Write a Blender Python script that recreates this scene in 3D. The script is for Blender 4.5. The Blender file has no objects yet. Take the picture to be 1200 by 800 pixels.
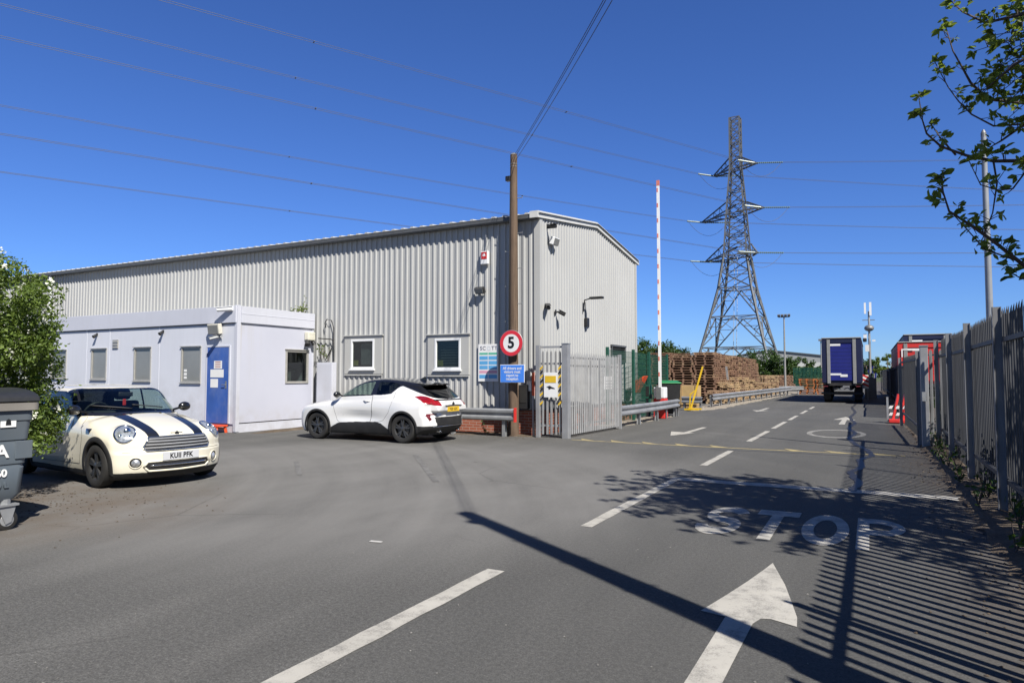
import bpy, bmesh, math, random
import numpy as np
from mathutils import Vector, Matrix

R = math.radians
SC = bpy.context.scene
COL = SC.collection
random.seed(7)

# ------------------------------------------------------------------ mesh helpers
class MB:
    """collects polygons and links them as one mesh object"""
    def __init__(s): s.v = []; s.f = []; s.m = []
    def add(s, vs, fs, mi=0):
        o = len(s.v); s.v += [tuple(p) for p in vs]
        s.f += [tuple(i + o for i in f) for f in fs]; s.m += [mi] * len(fs); return s
    def box(s, c, d, rz=0, mi=0, mat=None):
        x, y, z = d[0] / 2, d[1] / 2, d[2] / 2
        vs = [Vector(p) for p in ((-x,-y,-z),(x,-y,-z),(x,y,-z),(-x,y,-z),(-x,-y,z),(x,-y,z),(x,y,z),(-x,y,z))]
        Mx = mat if mat is not None else (Matrix.Rotation(rz, 3, 'Z') if rz else None)
        if Mx is not None: vs = [Mx @ p for p in vs]
        c = Vector(c)
        return s.add([p + c for p in vs], [(0,3,2,1),(4,5,6,7),(0,1,5,4),(1,2,6,5),(2,3,7,6),(3,0,4,7)], mi)
    def bx(s, x0, x1, y0, y1, z0, z1, mi=0):
        return s.box(((x0+x1)/2,(y0+y1)/2,(z0+z1)/2), (abs(x1-x0),abs(y1-y0),abs(z1-z0)), 0, mi)
    def bar(s, p0, p1, w, h=None, mi=0, up=(0,0,1)):
        """square bar between two points"""
        h = h or w; p0 = Vector(p0); p1 = Vector(p1); d = p1 - p0; L = d.length
        if L < 1e-6: return s
        d.normalize(); u = Vector(up)
        if abs(d.dot(u)) > .99: u = Vector((1,0,0))
        a = d.cross(u).normalized(); b = a.cross(d)
        return s.box((p0+p1)/2, (w, L, h), 0, mi, Matrix((a, d, b)).transposed())
    def tube(s, pts, r, n=8, mi=0, cap=True):
        pts = [Vector(p) for p in pts]; rs = r if isinstance(r, (list, tuple)) else [r] * len(pts)
        o = len(s.v); N = len(pts); ref = None
        for i, p in enumerate(pts):
            d = (pts[min(i+1, N-1)] - pts[max(i-1, 0)]).normalized()
            if ref is None:
                ref = Vector((0,0,1)) if abs(d.z) < .9 else Vector((1,0,0))
            a = d.cross(ref)
            if a.length < 1e-4: a = d.cross(Vector((0,1,0)))
            a.normalize(); b = d.cross(a); ref = -b if False else ref
            for k in range(n):
                t = 2*math.pi*k/n; q = p + (a*math.cos(t) + b*math.sin(t)) * rs[i]; s.v.append(tuple(q))
        for i in range(N-1):
            for k in range(n):
                k2 = (k+1) % n
                s.f.append((o+i*n+k, o+i*n+k2, o+(i+1)*n+k2, o+(i+1)*n+k)); s.m.append(mi)
        if cap:
            s.f.append(tuple(o+k for k in range(n))[::-1]); s.m.append(mi)
            s.f.append(tuple(o+(N-1)*n+k for k in range(n))); s.m.append(mi)
        return s
    def cyl(s, p0, p1, r0, r1=None, n=16, mi=0):
        return s.tube([p0, p1], [r0, r0 if r1 is None else r1], n, mi)
    def prism(s, poly, f3, t, mi=0):
        """poly 2d, f3(u,v,w)->xyz, extruded from w=0 to w=t"""
        n = len(poly)
        vs = [f3(u, v, 0) for u, v in poly] + [f3(u, v, t) for u, v in poly]
        fs = [tuple(range(n))[::-1], tuple(range(n, 2*n))] + [(i, (i+1) % n, n+(i+1) % n, n+i) for i in range(n)]
        return s.add(vs, fs, mi)
    def lathe(s, prof, c, axis='Z', n=32, mi=0):
        """prof list of (r,h) about an axis through c"""
        o = len(s.v); N = len(prof)
        for r, h in prof:
            for k in range(n):
                t = 2*math.pi*k/n; a, b = r*math.cos(t), r*math.sin(t)
                p = (a, b, h) if axis == 'Z' else ((a, h, b) if axis == 'Y' else (h, a, b))
                s.v.append((c[0]+p[0], c[1]+p[1], c[2]+p[2]))
        for i in range(N-1):
            for k in range(n):
                k2 = (k+1) % n
                s.f.append((o+i*n+k, o+i*n+k2, o+(i+1)*n+k2, o+(i+1)*n+k)); s.m.append(mi)
        return s
    def sphere(s, c, r, n=16, m=10, mi=0):
        rx, ry, rz = r if isinstance(r, (tuple, list)) else (r, r, r)
        o = len(s.v)
        for i in range(m+1):
            ph = math.pi*i/m
            for k in range(n):
                t = 2*math.pi*k/n
                s.v.append((c[0]+rx*math.sin(ph)*math.cos(t), c[1]+ry*math.sin(ph)*math.sin(t), c[2]+rz*math.cos(ph)))
        for i in range(m):
            for k in range(n):
                k2 = (k+1) % n
                s.f.append((o+i*n+k, o+(i+1)*n+k, o+(i+1)*n+k2, o+i*n+k2)); s.m.append(mi)
        return s
    def build(s, name, mats, parent=None, loc=None, rz=0, smooth=False, bev=0, fix=True):
        me = bpy.data.meshes.new(name); me.from_pydata(s.v, [], s.f)
        mats = mats if isinstance(mats, (list, tuple)) else [mats]
        for m in mats: me.materials.append(m)
        if len(mats) > 1: me.polygons.foreach_set('material_index', s.m)
        if fix:
            b = bmesh.new(); b.from_mesh(me); bmesh.ops.recalc_face_normals(b, faces=b.faces); b.to_mesh(me); b.free()
        if smooth: me.polygons.foreach_set('use_smooth', [True]*len(me.polygons))
        me.update()
        o = bpy.data.objects.new(name, me); COL.objects.link(o)
        if loc: o.location = loc
        if rz: o.rotation_euler = (0, 0, rz)
        if parent: o.parent = parent
        if smooth == 'auto':
            try: me.set_sharp_from_angle(angle=R(35))
            except Exception: pass
        if bev:
            mo = o.modifiers.new('bevel', 'BEVEL'); mo.width = bev; mo.segments = 2; mo.limit_method = 'ANGLE'; mo.angle_limit = R(40)
        return o

def thing(name, label, cat, loc=(0,0,0), rz=0, group=None):
    o = bpy.data.objects.new(name, None); COL.objects.link(o); o.empty_display_size = .2
    o.location = loc; o.rotation_euler = (0, 0, rz)
    return tag(o, label, cat, group)
def tag(o, label=None, cat=None, group=None, kind=None):
    if label: o['label'] = label
    if cat: o['category'] = cat
    if group: o['group'] = group
    if kind: o['kind'] = kind
    return o
def copy_thing(r, loc, rz=None, label=None, group=None):
    c = r.copy(); COL.objects.link(c); c.location = loc
    if rz is not None: c.rotation_euler = (0, 0, rz)
    if label: c['label'] = label
    if group: c['group'] = group
    for ch in list(r.children):
        d = ch.copy(); COL.objects.link(d); d.parent = c
        for g in list(ch.children):
            e = g.copy(); COL.objects.link(e); e.parent = d
    return c
def text(name, s, size, mat, parent, mtx, align='CENTER', ext=.002, bold=0, sx=1.0, spacing=1.0, line=1.0):
    """lettering as a mesh; mtx maps the text's x (right), y (up), z (out) to the parent's space"""
    cu = bpy.data.curves.new(name, 'FONT'); cu.body = s; cu.size = size; cu.align_x = align; cu.align_y = 'CENTER'
    cu.extrude = ext; cu.offset = bold; cu.resolution_u = 3; cu.space_character = spacing; cu.space_line = line
    t = bpy.data.objects.new(name, cu); COL.objects.link(t)
    dg = bpy.context.evaluated_depsgraph_get(); me = bpy.data.meshes.new_from_object(t.evaluated_get(dg))
    bpy.data.objects.remove(t); bpy.data.curves.remove(cu)
    me.transform(Matrix.Diagonal((sx, 1, 1, 1))); me.transform(mtx); me.materials.clear(); me.materials.append(mat)
    o = bpy.data.objects.new(name, me); COL.objects.link(o)
    if parent: o.parent = parent
    return o
def frame(o, right, up):
    r = Vector(right).normalized(); u = Vector(up).normalized(); n = r.cross(u)
    m = Matrix((r, u, n)).transposed().to_4x4(); m.translation = Vector(o); return m

# ------------------------------------------------------------------ materials
def nodes(name):
    m = bpy.data.materials.new(name); m.use_nodes = True; nt = m.node_tree; nt.nodes.clear()
    out = nt.nodes.new('ShaderNodeOutputMaterial'); b = nt.nodes.new('ShaderNodeBsdfPrincipled')
    nt.links.new(b.outputs[0], out.inputs[0]); return m, nt, b, out
def noise_n(nt, vec, scale, detail=4, rough=.6, dim=None):
    n = nt.nodes.new('ShaderNodeTexNoise'); n.inputs['Scale'].default_value = scale; n.inputs['Detail'].default_value = detail
    n.inputs['Roughness'].default_value = rough
    if vec is not None: nt.links.new(vec, n.inputs['Vector'])
    return n.outputs['Fac']
def ramp_n(nt, fac, stops):
    r = nt.nodes.new('ShaderNodeValToRGB'); nt.links.new(fac, r.inputs[0]); e = r.color_ramp.elements
    while len(e) > 1: e.remove(e[-1])
    for i, (p, c) in enumerate(stops):
        el = e[0] if i == 0 else e.new(p); el.position = p
        el.color = (c, c, c, 1) if isinstance(c, (int, float)) else (*c, 1)
    return r.outputs[0]
def mix_n(nt, fac, a, b, mode='MIX'):
    m = nt.nodes.new('ShaderNodeMix'); m.data_type = 'RGBA'; m.blend_type = mode
    for sock, val in ((m.inputs[0], fac), (m.inputs[6], a), (m.inputs[7], b)):
        if hasattr(val, 'links') or isinstance(val, bpy.types.NodeSocket): nt.links.new(val, sock)
        elif isinstance(val, (int, float)): sock.default_value = val if sock.type == 'VALUE' else (val, val, val, 1)
        else: sock.default_value = (*val, 1)
    return m.outputs[2]
def math_n(nt, op, a, b=0, c=None, clamp=False):
    m = nt.nodes.new('ShaderNodeMath'); m.operation = op; m.use_clamp = clamp
    for i, v in enumerate((a, b) if c is None else (a, b, c)):
        if isinstance(v, bpy.types.NodeSocket): nt.links.new(v, m.inputs[i])
        else: m.inputs[i].default_value = v
    return m.outputs[0]
def pos_n(nt, obj=False):
    if obj: return nt.nodes.new('ShaderNodeTexCoord').outputs['Object']
    return nt.nodes.new('ShaderNodeNewGeometry').outputs['Position']
def mapped(nt, vec, scale=(1,1,1), rot=(0,0,0), loc=(0,0,0)):
    m = nt.nodes.new('ShaderNodeMapping'); nt.links.new(vec, m.inputs[0])
    m.inputs['Scale'].default_value = scale; m.inputs['Rotation'].default_value = rot; m.inputs['Location'].default_value = loc
    return m.outputs[0]
def bump_n(nt, b, h, strength, dist=.02):
    n = nt.nodes.new('ShaderNodeBump'); n.inputs['Strength'].default_value = strength; n.inputs['Distance'].default_value = dist
    nt.links.new(h, n.inputs['Height']); nt.links.new(n.outputs[0], b.inputs['Normal'])
def mat(name, col, rough=.6, metal=0, var=.12, scale=6, dirt=0, dirtcol=(.10,.085,.06), bump=0, bscale=60, coat=0, stretch=(1,1,1), spec=None, obj=True):
    m, nt, b, out = nodes(name); P = pos_n(nt, obj); PS = mapped(nt, P, stretch)
    f = noise_n(nt, PS, scale, 5)
    c = mix_n(nt, ramp_n(nt, f, [(.3, 0), (.7, 1)]), tuple(x*(1-var) for x in col), tuple(min(1, x*(1+var)) for x in col))
    if dirt:
        d = ramp_n(nt, noise_n(nt, mapped(nt, P, stretch, loc=(3,7,1)), scale*.6, 8, .7), [(.45, 0), (.75, 1)])
        c = mix_n(nt, math_n(nt, 'MULTIPLY', d, dirt), c, dirtcol)
    nt.links.new(c, b.inputs['Base Color']); b.inputs['Metallic'].default_value = metal
    rr = math_n(nt, 'MULTIPLY_ADD', f, .25*rough, rough*.88, clamp=True); nt.links.new(rr, b.inputs['Roughness'])
    if coat: b.inputs['Coat Weight'].default_value = coat; b.inputs['Coat Roughness'].default_value = .04
    if spec is not None: b.inputs['Specular IOR Level'].default_value = spec
    if bump: bump_n(nt, b, noise_n(nt, P, bscale, 4), bump)
    return m
def glass(name, tint, refl=1.0):
    m, nt, b, out = nodes(name); nt.nodes.remove(b)
    t = nt.nodes.new('ShaderNodeBsdfTransparent'); t.inputs[0].default_value = (*tint, 1)
    g = nt.nodes.new('ShaderNodeBsdfGlossy'); g.inputs['Roughness'].default_value = .015; g.inputs[0].default_value = (refl, refl, refl, 1)
    fr = nt.nodes.new('ShaderNodeFresnel'); gm_ = nt.nodes.new('ShaderNodeNewGeometry'); nt.links.new(math_n(nt, 'MULTIPLY_ADD', gm_.outputs['Backfacing'], 1/1.5-1.5, 1.5), fr.inputs[0])
    mx = nt.nodes.new('ShaderNodeMixShader'); nt.links.new(fr.outputs[0], mx.inputs[0]); nt.links.new(t.outputs[0], mx.inputs[1]); nt.links.new(g.outputs[0], mx.inputs[2])
    nt.links.new(mx.outputs[0], out.inputs[0]); return m

K = {}
K['galv'] = mat('galvanised', (.36,.37,.38), .5, .55, .18, 3, .25, (.16,.15,.14))
K['galv_dark'] = mat('galvanised_old', (.20,.205,.21), .55, .45, .2, 3, .3, (.10,.09,.08))
K['steel'] = mat('steel_grey', (.30,.31,.32), .45, .7, .1)
K['black'] = mat('black_plastic', (.018,.018,.019), .5, 0, .15, 8)
K['rubber'] = mat('rubber', (.016,.0155,.015), .8, 0, .2, 10, .3, (.045,.040,.034))
K['white'] = mat('white_paint', (.74,.74,.73), .4, 0, .04, 3, .1, (.4,.38,.34))
K['white_plastic'] = mat('white_plastic', (.72,.73,.74), .35, 0, .04)
K['red'] = mat('red_paint', (.55,.03,.025), .45, 0, .12, 4)
K['orange_red'] = mat('orange_red_plastic', (.62,.075,.02), .45, 0, .1)
K['yellow'] = mat('yellow_paint', (.65,.42,.02), .45, 0, .12, 4, .2)
K['blue_sign'] = mat('blue_sign', (.06,.22,.72), .4, 0, .04)
K['sign_blue_pale'] = mat('sign_blue_pale', (.10,.34,.62), .4, 0, .05)
K['sign_green'] = mat('sign_green', (.10,.42,.30), .4, 0, .05)
K['sign_pink'] = mat('sign_pink', (.62,.32,.42), .4, 0, .05)
K['navy_ink'] = mat('navy_ink', (.02,.022,.09), .5, 0, .02)
K['green_mesh'] = mat('green_fence', (.012,.075,.05), .5, 0, .12)
K['glass'] = glass('window_glass', (.55,.6,.58))
K['glass_car'] = glass('car_glass', (.60,.70,.66))
K['glass_dark'] = glass('privacy_glass', (.05,.055,.06))
K['dark_room'] = mat('dark_room', (.035,.036,.038), .9, 0, .3, 2)
K['brick'] = None
def add_camera(loc=(0,0,1.55), yaw=27.7, pitch=2.86, lens=24):
    cd = bpy.data.cameras.new('camera'); c = bpy.data.objects.new('camera', cd); COL.objects.link(c)
    cd.lens = lens; cd.sensor_width = 36; cd.clip_start = .05; cd.clip_end = 5000
    c.location = loc; c.rotation_euler = (R(90+pitch), 0, R(yaw)); SC.camera = c; return c
SUN = Vector((.83*math.cos(R(47)), -.56*math.cos(R(47)), math.sin(R(47)))).normalized()
def add_light(sun=4.2, sky=.1, expo=0):
    w = bpy.data.worlds.new('World'); SC.world = w; w.use_nodes = True; nt = w.node_tree
    bg = nt.nodes['Background']; s = nt.nodes.new('ShaderNodeTexSky'); s.sky_type = 'NISHITA'; s.sun_disc = False
    s.sun_elevation = R(47); s.sun_rotation = math.atan2(SUN.x, SUN.y); s.altitude = 100; s.air_density = 1.0; s.dust_density = 0; s.ozone_density = 3
    mx = nt.nodes.new('ShaderNodeMix'); mx.data_type = 'RGBA'; mx.blend_type = 'MULTIPLY'; mx.inputs[0].default_value = 1; ge = nt.nodes.new('ShaderNodeTexCoord'); dt = nt.nodes.new('ShaderNodeVectorMath'); dt.operation = 'DOT_PRODUCT'
    nt.links.new(ge.outputs['Generated'], dt.inputs[0]); dt.inputs[1].default_value = SUN                      # deep blue away from the sun, greyer towards it
    tr_ = nt.nodes.new('ShaderNodeValToRGB'); nt.links.new(dt.outputs['Value'], tr_.inputs[0]); e = tr_.color_ramp.elements; e[0].position = .40; e[0].color = (.36,.56,1.0,1); e[1].position = .62; e[1].color = (.26,.31,.40,1)
    nt.links.new(tr_.outputs[0], mx.inputs[7])
    nt.links.new(s.outputs[0], mx.inputs[6]); nt.links.new(mx.outputs[2], bg.inputs[0]); bg.inputs[1].default_value = sky
    l = bpy.data.lights.new('sun', 'SUN'); l.energy = sun; l.angle = R(.53); l.color = (1, .955, .88)
    o = bpy.data.objects.new('sun', l); COL.objects.link(o); o.rotation_euler = (-SUN).to_track_quat('-Z', 'Y').to_euler(); o.location = (8, -6, 30)
    v = SC.view_settings; v.view_transform = 'Standard'; v.look = 'None'; v.exposure = expo; v.gamma = 1; v.use_curve_mapping = False
# ------------------------------------------------------------------ car shaping
def pchip(pts):
    pts = sorted(pts); X = np.array([p[0] for p in pts], float); Y = np.array([p[1] for p in pts], float)
    h = np.diff(X); d = np.diff(Y)/h; m = np.zeros_like(X); m[0] = d[0]; m[-1] = d[-1]
    for i in range(1, len(X)-1):
        if d[i-1]*d[i] > 0:
            w1 = 2*h[i]+h[i-1]; w2 = h[i]+2*h[i-1]; m[i] = (w1+w2)/(w1/d[i-1]+w2/d[i])
    def f(x):
        x = np.clip(x, X[0], X[-1]); i = np.clip(np.searchsorted(X, x)-1, 0, len(X)-2)
        t = (x-X[i])/h[i]; t2 = t*t; t3 = t2*t
        return (2*t3-3*t2+1)*Y[i]+(t3-2*t2+t)*h[i]*m[i]+(-2*t3+3*t2)*Y[i+1]+(t3-t2)*h[i]*m[i+1]
    return f
def smax(a, b, k):
    h = np.clip(.5+.5*(a-b)/k, 0, 1); return b+(a-b)*h+k*h*(1-h)
def smin(a, b, k): return -smax(-a, -b, k)
def gauss(u): return np.exp(-u*u)
def inpoly(px, py, poly):
    r = np.zeros(px.shape, bool); n = len(poly)
    for i in range(n):
        x0, y0 = poly[i]; x1, y1 = poly[(i+1) % n]
        if y0 == y1: continue
        c = ((y0 > py) != (y1 > py)) & (px < (x1-x0)*(py-y0)/(y1-y0)+x0); r ^= c
    return r

class CarShell:
    """skin of a car found along rays from a spine; F(x,y,z)<0 is inside"""
    def __init__(s, F, xa, xb, zc, nx, ncap, dth):
        s.F = F
        th = np.concatenate([np.linspace(-math.pi/2, -.62, 14, endpoint=False), np.arange(-.62, math.pi+.62, dth), np.linspace(math.pi+.62, 1.5*math.pi, 14, endpoint=False)])
        s.nt = len(th)
        rows_o, rows_d = [], []
        for a in np.linspace(0, math.pi/2, ncap+1)[:-1]:                      # tail cap
            a = max(a, .004)
            rows_o.append(np.tile([xa, 0, zc], (s.nt, 1)))
            rows_d.append(np.stack([np.full(s.nt, -math.cos(a)), np.cos(th)*math.sin(a), np.sin(th)*math.sin(a)], 1))
        for x in np.linspace(xa, xb, nx):
            rows_o.append(np.tile([x, 0, zc], (s.nt, 1))); rows_d.append(np.stack([np.zeros(s.nt), np.cos(th), np.sin(th)], 1))
        for a in np.linspace(math.pi/2, 0, ncap+1)[1:]:                       # nose cap
            a = max(a, .004)
            rows_o.append(np.tile([xb, 0, zc], (s.nt, 1)))
            rows_d.append(np.stack([np.full(s.nt, math.cos(a)), np.cos(th)*math.sin(a), np.sin(th)*math.sin(a)], 1))
        O = np.concatenate(rows_o); D = np.concatenate(rows_d); s.nr = len(rows_o)
        s.V = s.cast(O, D, 1.6)
    def cast(s, O, D, far):
        ev = lambda t: s.F(O[:,0]+D[:,0]*t, O[:,1]+D[:,1]*t, O[:,2]+D[:,2]*t)
        hi = np.full(len(O), far); lo = np.zeros(len(O)); found = np.zeros(len(O), bool); prev = hi.copy()
        for t in np.linspace(far, .02, 70):
            tt = np.full(len(O), t); ins = ev(tt) < 0
            new = ins & ~found; lo[new] = t; hi[new] = prev[new]; found |= ins; prev = tt
        for _ in range(22):
            m = (lo+hi)/2; ins = ev(m) < 0; lo = np.where(ins, m, lo); hi = np.where(ins, hi, m)
        return O+D*((lo+hi)/2)[:,None]
    def hit(s, o, d, far=3.0):
        o = np.atleast_2d(np.array(o, float)); d = np.atleast_2d(np.array(d, float)); d = d/np.linalg.norm(d, axis=1)[:,None]
        o, d = np.broadcast_arrays(o, d); return s.cast(np.array(o), np.array(d), far)
    def side(s, x, z, sgn=1):                                             # y of the flank
        x = np.atleast_1d(np.array(x, float)); z = np.atleast_1d(np.array(z, float))
        O = np.stack([x, np.zeros_like(x), z], 1); D = np.tile([0, sgn, 0.], (len(x), 1)); return s.cast(O, D, 1.3)
    def ends(s, y, z, sgn=1):                                             # x of the nose or tail
        y = np.atleast_1d(np.array(y, float)); z = np.atleast_1d(np.array(z, float))
        O = np.stack([np.full_like(y, .5*sgn), y, z], 1); D = np.tile([sgn, 0., 0.], (len(y), 1)); return s.cast(O, D, 2.2)
    def normal(s, P):
        e = 1e-3; x, y, z = P[:,0], P[:,1], P[:,2]; F = s.F
        n = np.stack([F(x+e,y,z)-F(x-e,y,z), F(x,y+e,z)-F(x,y-e,z), F(x,y,z+e)-F(x,y,z-e)], 1)
        return n/np.maximum(np.linalg.norm(n, axis=1), 1e-9)[:,None]
    def split(s, classify, mats, parent, skip=()):
        """classify(C,N)->array of class names per face; each class becomes a mesh"""
        nr, nt = s.nr, s.nt
        i, k = np.meshgrid(np.arange(nr-1), np.arange(nt), indexing='ij'); k2 = (k+1) % nt
        Fq = np.stack([i*nt+k, (i+1)*nt+k, (i+1)*nt+k2, i*nt+k2], -1).reshape(-1, 4)
        C = s.V[Fq].mean(1); N = s.normal(C); cls = classify(C, N); objs = {}
        # the outlines between the regions are drawn smooth, then laid back on the skin
        cls = np.array([q+('.L' if y > 0 else '.R') if q in ('door','rear_door','side_window','rear_side_window','tail_light','headlight','bonnet_stripe') else q for q, y in zip(cls, C[:,1])], object)
        _, ci = np.unique(cls, return_inverse=True); ci = ci.reshape(nr-1, nt); ed = []
        a = np.arange((nr-1)*nt).reshape(nr-1, nt); d = ci != np.roll(ci, 1, 1); r_, k_ = np.nonzero(d); ed.append(np.stack([r_*nt+k_, (r_+1)*nt+k_], 1))
        d = ci[1:] != ci[:-1]; r_, k_ = np.nonzero(d); ed.append(np.stack([(r_+1)*nt+k_, (r_+1)*nt+(k_+1) % nt], 1))
        ed = np.concatenate(ed); cnt = np.bincount(ed.ravel(), minlength=len(s.V)); mv = cnt == 2; V = s.V.copy()
        for it in range(14):
            acc = np.zeros_like(V)
            np.add.at(acc, ed[:,0], V[ed[:,1]]); np.add.at(acc, ed[:,1], V[ed[:,0]])
            V[mv] += (.55 if it % 2 == 0 else -.50 if it < 8 else .2)*(acc[mv]/2-V[mv])
        q = V[mv]; e = 1e-3
        for it in range(3):
            f0 = s.F(q[:,0], q[:,1], q[:,2]); g = np.stack([s.F(q[:,0]+e, q[:,1], q[:,2])-f0, s.F(q[:,0], q[:,1]+e, q[:,2])-f0, s.F(q[:,0], q[:,1], q[:,2]+e)-f0], 1)/e
            st = f0[:,None]*g/np.maximum((g*g).sum(1), .05)[:,None]; q = q-np.clip(st, -.01, .01)
        V[mv] = q; s.V = V
        for name in np.unique(cls):
            if name in skip: continue
            fq = Fq[cls == name]; used, inv = np.unique(fq, return_inverse=True); fq = inv.reshape(-1, 4)[:, ::-1]; vs = s.V[used]
            base = name.split('.')[0]
            me = bpy.data.meshes.new(base); me.vertices.add(len(vs)); me.vertices.foreach_set('co', vs.astype('f').ravel())
            me.loops.add(fq.size); me.loops.foreach_set('vertex_index', fq.astype('i').ravel())
            me.polygons.add(len(fq)); me.polygons.foreach_set('loop_start', np.arange(0, fq.size, 4, dtype='i'))
            me.update(calc_edges=True); me.validate()
            me.polygons.foreach_set('use_smooth', [True]*len(me.polygons)); me.materials.append(mats[base])
            nv = s.normal(vs); me.normals_split_custom_set_from_vertices([tuple(q) for q in nv])
            o = bpy.data.objects.new(base, me); COL.objects.link(o); o.parent = parent; objs[name] = o
        return objs
    def ribbon(s, pts3, w, off=.002):
        """thin strip following the skin through points that already lie on it"""
        P = np.array(pts3); N = s.normal(P); mb = MB()
        T = np.gradient(P, axis=0); T /= np.maximum(np.linalg.norm(T, axis=1), 1e-9)[:,None]; B = np.cross(N, T)
        vs = []
        for p, n, b in zip(P, N, B): vs += [p+b*w/2+n*off*.2, p+n*off*1.6, p-b*w/2+n*off*.2]
        fs = []
        for i in range(len(P)-1): fs += [(3*i, 3*i+1, 3*i+4, 3*i+3), (3*i+1, 3*i+2, 3*i+5, 3*i+4)]
        return mb.add(vs, fs)

def dense(poly, step=.03, closed=False):
    out = []; q = list(poly)+([poly[0]] if closed else [])
    for a, b in zip(q, q[1:]):
        n = max(1, int(math.hypot(b[0]-a[0], b[1]-a[1])/step))
        out += [(a[0]+(b[0]-a[0])*i/n, a[1]+(b[1]-a[1])*i/n) for i in range(n)]
    return np.array(out+[q[-1]])

def make_wheel(parent, x, y, r, width, sgn, rimr, K, spokes=5, twin=True):
    """tyre part with a rim sub-part; sgn: which side faces outwards"""
    h = width/2
    prof = [(rimr-.01,-h*.9),(rimr+.015,-h),(r-.035,-h),(r-.008,-h*.82),(r,-h*.5),(r,h*.5),(r-.008,h*.82),(r-.035,h),(rimr+.015,h),(rimr-.01,h*.9)]
    t = MB().lathe(prof, (0,0,0), 'Y', 48)
    for g in (-.35, 0, .35): t.lathe([(r+.001,h*g-.006),(r-.004,h*g),(r+.001,h*g+.006)], (0,0,0), 'Y', 48)
    w = t.build('wheel', K['rubber'], parent, (x, y, r), 0, 'auto')
    rim = MB(); o = h*.72*sgn
    rim.lathe([(rimr,-h*.85*sgn),(rimr-.012,-h*.4*sgn),(rimr-.014,o),(rimr+.004,o+.012*sgn),(rimr+.008,o+.004*sgn)], (0,0,0), 'Y', 48)
    for k in range(spokes):
        for dt in ((-.16,.16) if twin else (0,)):
            a = 2*math.pi*k/spokes+.3; b = a+dt
            p0 = Vector((math.cos(a+dt*.3)*.045, o*.92, math.sin(a+dt*.3)*.045)); p1 = Vector((math.cos(b)*(rimr-.008), o*.96, math.sin(b)*(rimr-.008)))
            rim.bar(p0, p1, .034 if twin else .06, .026, up=(0,1,0))
    rim.lathe([(.0, o+.014*sgn),(.03, o+.014*sgn),(.055, o+.004*sgn),(.06, o-.03*sgn)], (0,0,0), 'Y', 24)
    rim.build('rim', K['alloy'], w, None, 0, 'auto')
    d = MB().lathe([(0,0),(rimr*.72,0),(rimr*.72,.02*sgn),(0,.02*sgn)], (0, o*.35, 0), 'Y', 32)
    d.build('brake_disc', K['disc'], w, None, 0, 'auto')
    return w

def ell_part(name, shell, c3, nrm, up, a, b, bulge, m, parent, n=40, rings=8, off=.003, tilt=0):
    """oval patch lying on the skin: rays are cast along -nrm so it follows the body, then bulges out"""
    N = Vector(nrm).normalized(); Rr = Vector(up).cross(N).normalized(); U = N.cross(Rr)
    pts, ww = [], []
    for i in range(rings+1):
        q = i/rings
        for k in range(n):
            t = 2*math.pi*k/n; pts.append(Vector(c3)+Rr*(a*q*math.cos(t))+U*(b*q*math.sin(t))-N*.8); ww.append(1-q*q)
    H = shell.hit([tuple(p) for p in pts], tuple(N), 1.6)
    vs = [Vector(h)+N*(off+bulge*w) for h, w in zip(H, ww)]
    fs = [(i*n+k, i*n+(k+1) % n, (i+1)*n+(k+1) % n, (i+1)*n+k) for i in range(rings) for k in range(n)]
    mb = MB().add(vs, fs)
    o = mb.build(name, m, parent, smooth=True); return o, vs[-n:]

def interior(parent, K, xd, xs, zf, w, zs, rhd=1):
    mb = MB(); mb.bx(-1.5, xd, -w, w, zf-.05, zf)
    mb.build('cabin_floor', K['trim'], parent)
    d = MB(); d.bx(xd-.28, xd+.05, -w, w, zs-.35, zs-.06); d.box((xd-.3, -.36*rhd, zs-.02), (.2,.4,.1)); d.build('dashboard', K['trim'], parent, bev=.03)
    for y in (-.36, .36):
        s = MB(); s.box((xs, y, zf+.22), (.5,.48,.2)); s.box((xs-.33, y, zf+.52), (.16,.48,.62), mat=Matrix.Rotation(-.22, 3, 'Y'))
        s.box((xs-.42, y, zf+.93), (.09,.26,.18), mat=Matrix.Rotation(-.18, 3, 'Y')); s.build('seat', K['trim'], parent, bev=.05)
    s = MB(); s.box((xs-1.0, 0, zf+.22), (.5,w*1.7,.2)); s.box((xs-1.25, 0, zf+.5), (.15,w*1.7,.55), mat=Matrix.Rotation(-.3, 3, 'Y')); s.build('rear_bench', K['trim'], parent, bev=.05)
    ring = [(xd-.42+.06*math.sin(t), -.36*rhd+.18*math.cos(t), zs-.02+.17*math.sin(t)) for t in np.linspace(0, 2*math.pi, 25)]
    st = MB().tube(ring, .016, 8, cap=False); st.bar((xd-.42,-.52*rhd,zs-.02), (xd-.42,-.2*rhd,zs-.02), .04, .02); st.build('steering_wheel', K['black'], parent)
K['alloy'] = mat('dark_alloy', (.11,.11,.112), .35, .75, .1)
K['disc'] = mat('brake_steel', (.10,.095,.09), .5, .8, .15)
K['trim'] = mat('cabin_trim', (.022,.022,.024), .8, 0, .2)
K['suv_white'] = mat('suv_white_paint', (.67,.67,.665), .28, 0, .015, 2, .04, (.5,.47,.42), coat=1)
K['gloss_black'] = mat('gloss_black_paint', (.010,.010,.011), .2, 0, .05, coat=1)
K['cream'] = mat('cream_paint', (.71,.67,.545), .3, 0, .02, 2, .06, (.45,.40,.30), coat=1)
K['stripe'] = mat('navy_stripe', (.008,.009,.012), .42, 0, .05, coat=1)
K['cladding'] = mat('grained_cladding', (.011,.011,.012), .7, 0, .15, 10, .2, (.08,.075,.065))
K['lamp_red'] = mat('red_lens', (.26,.006,.010), .12, 0, .25, 25, coat=1)
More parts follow.
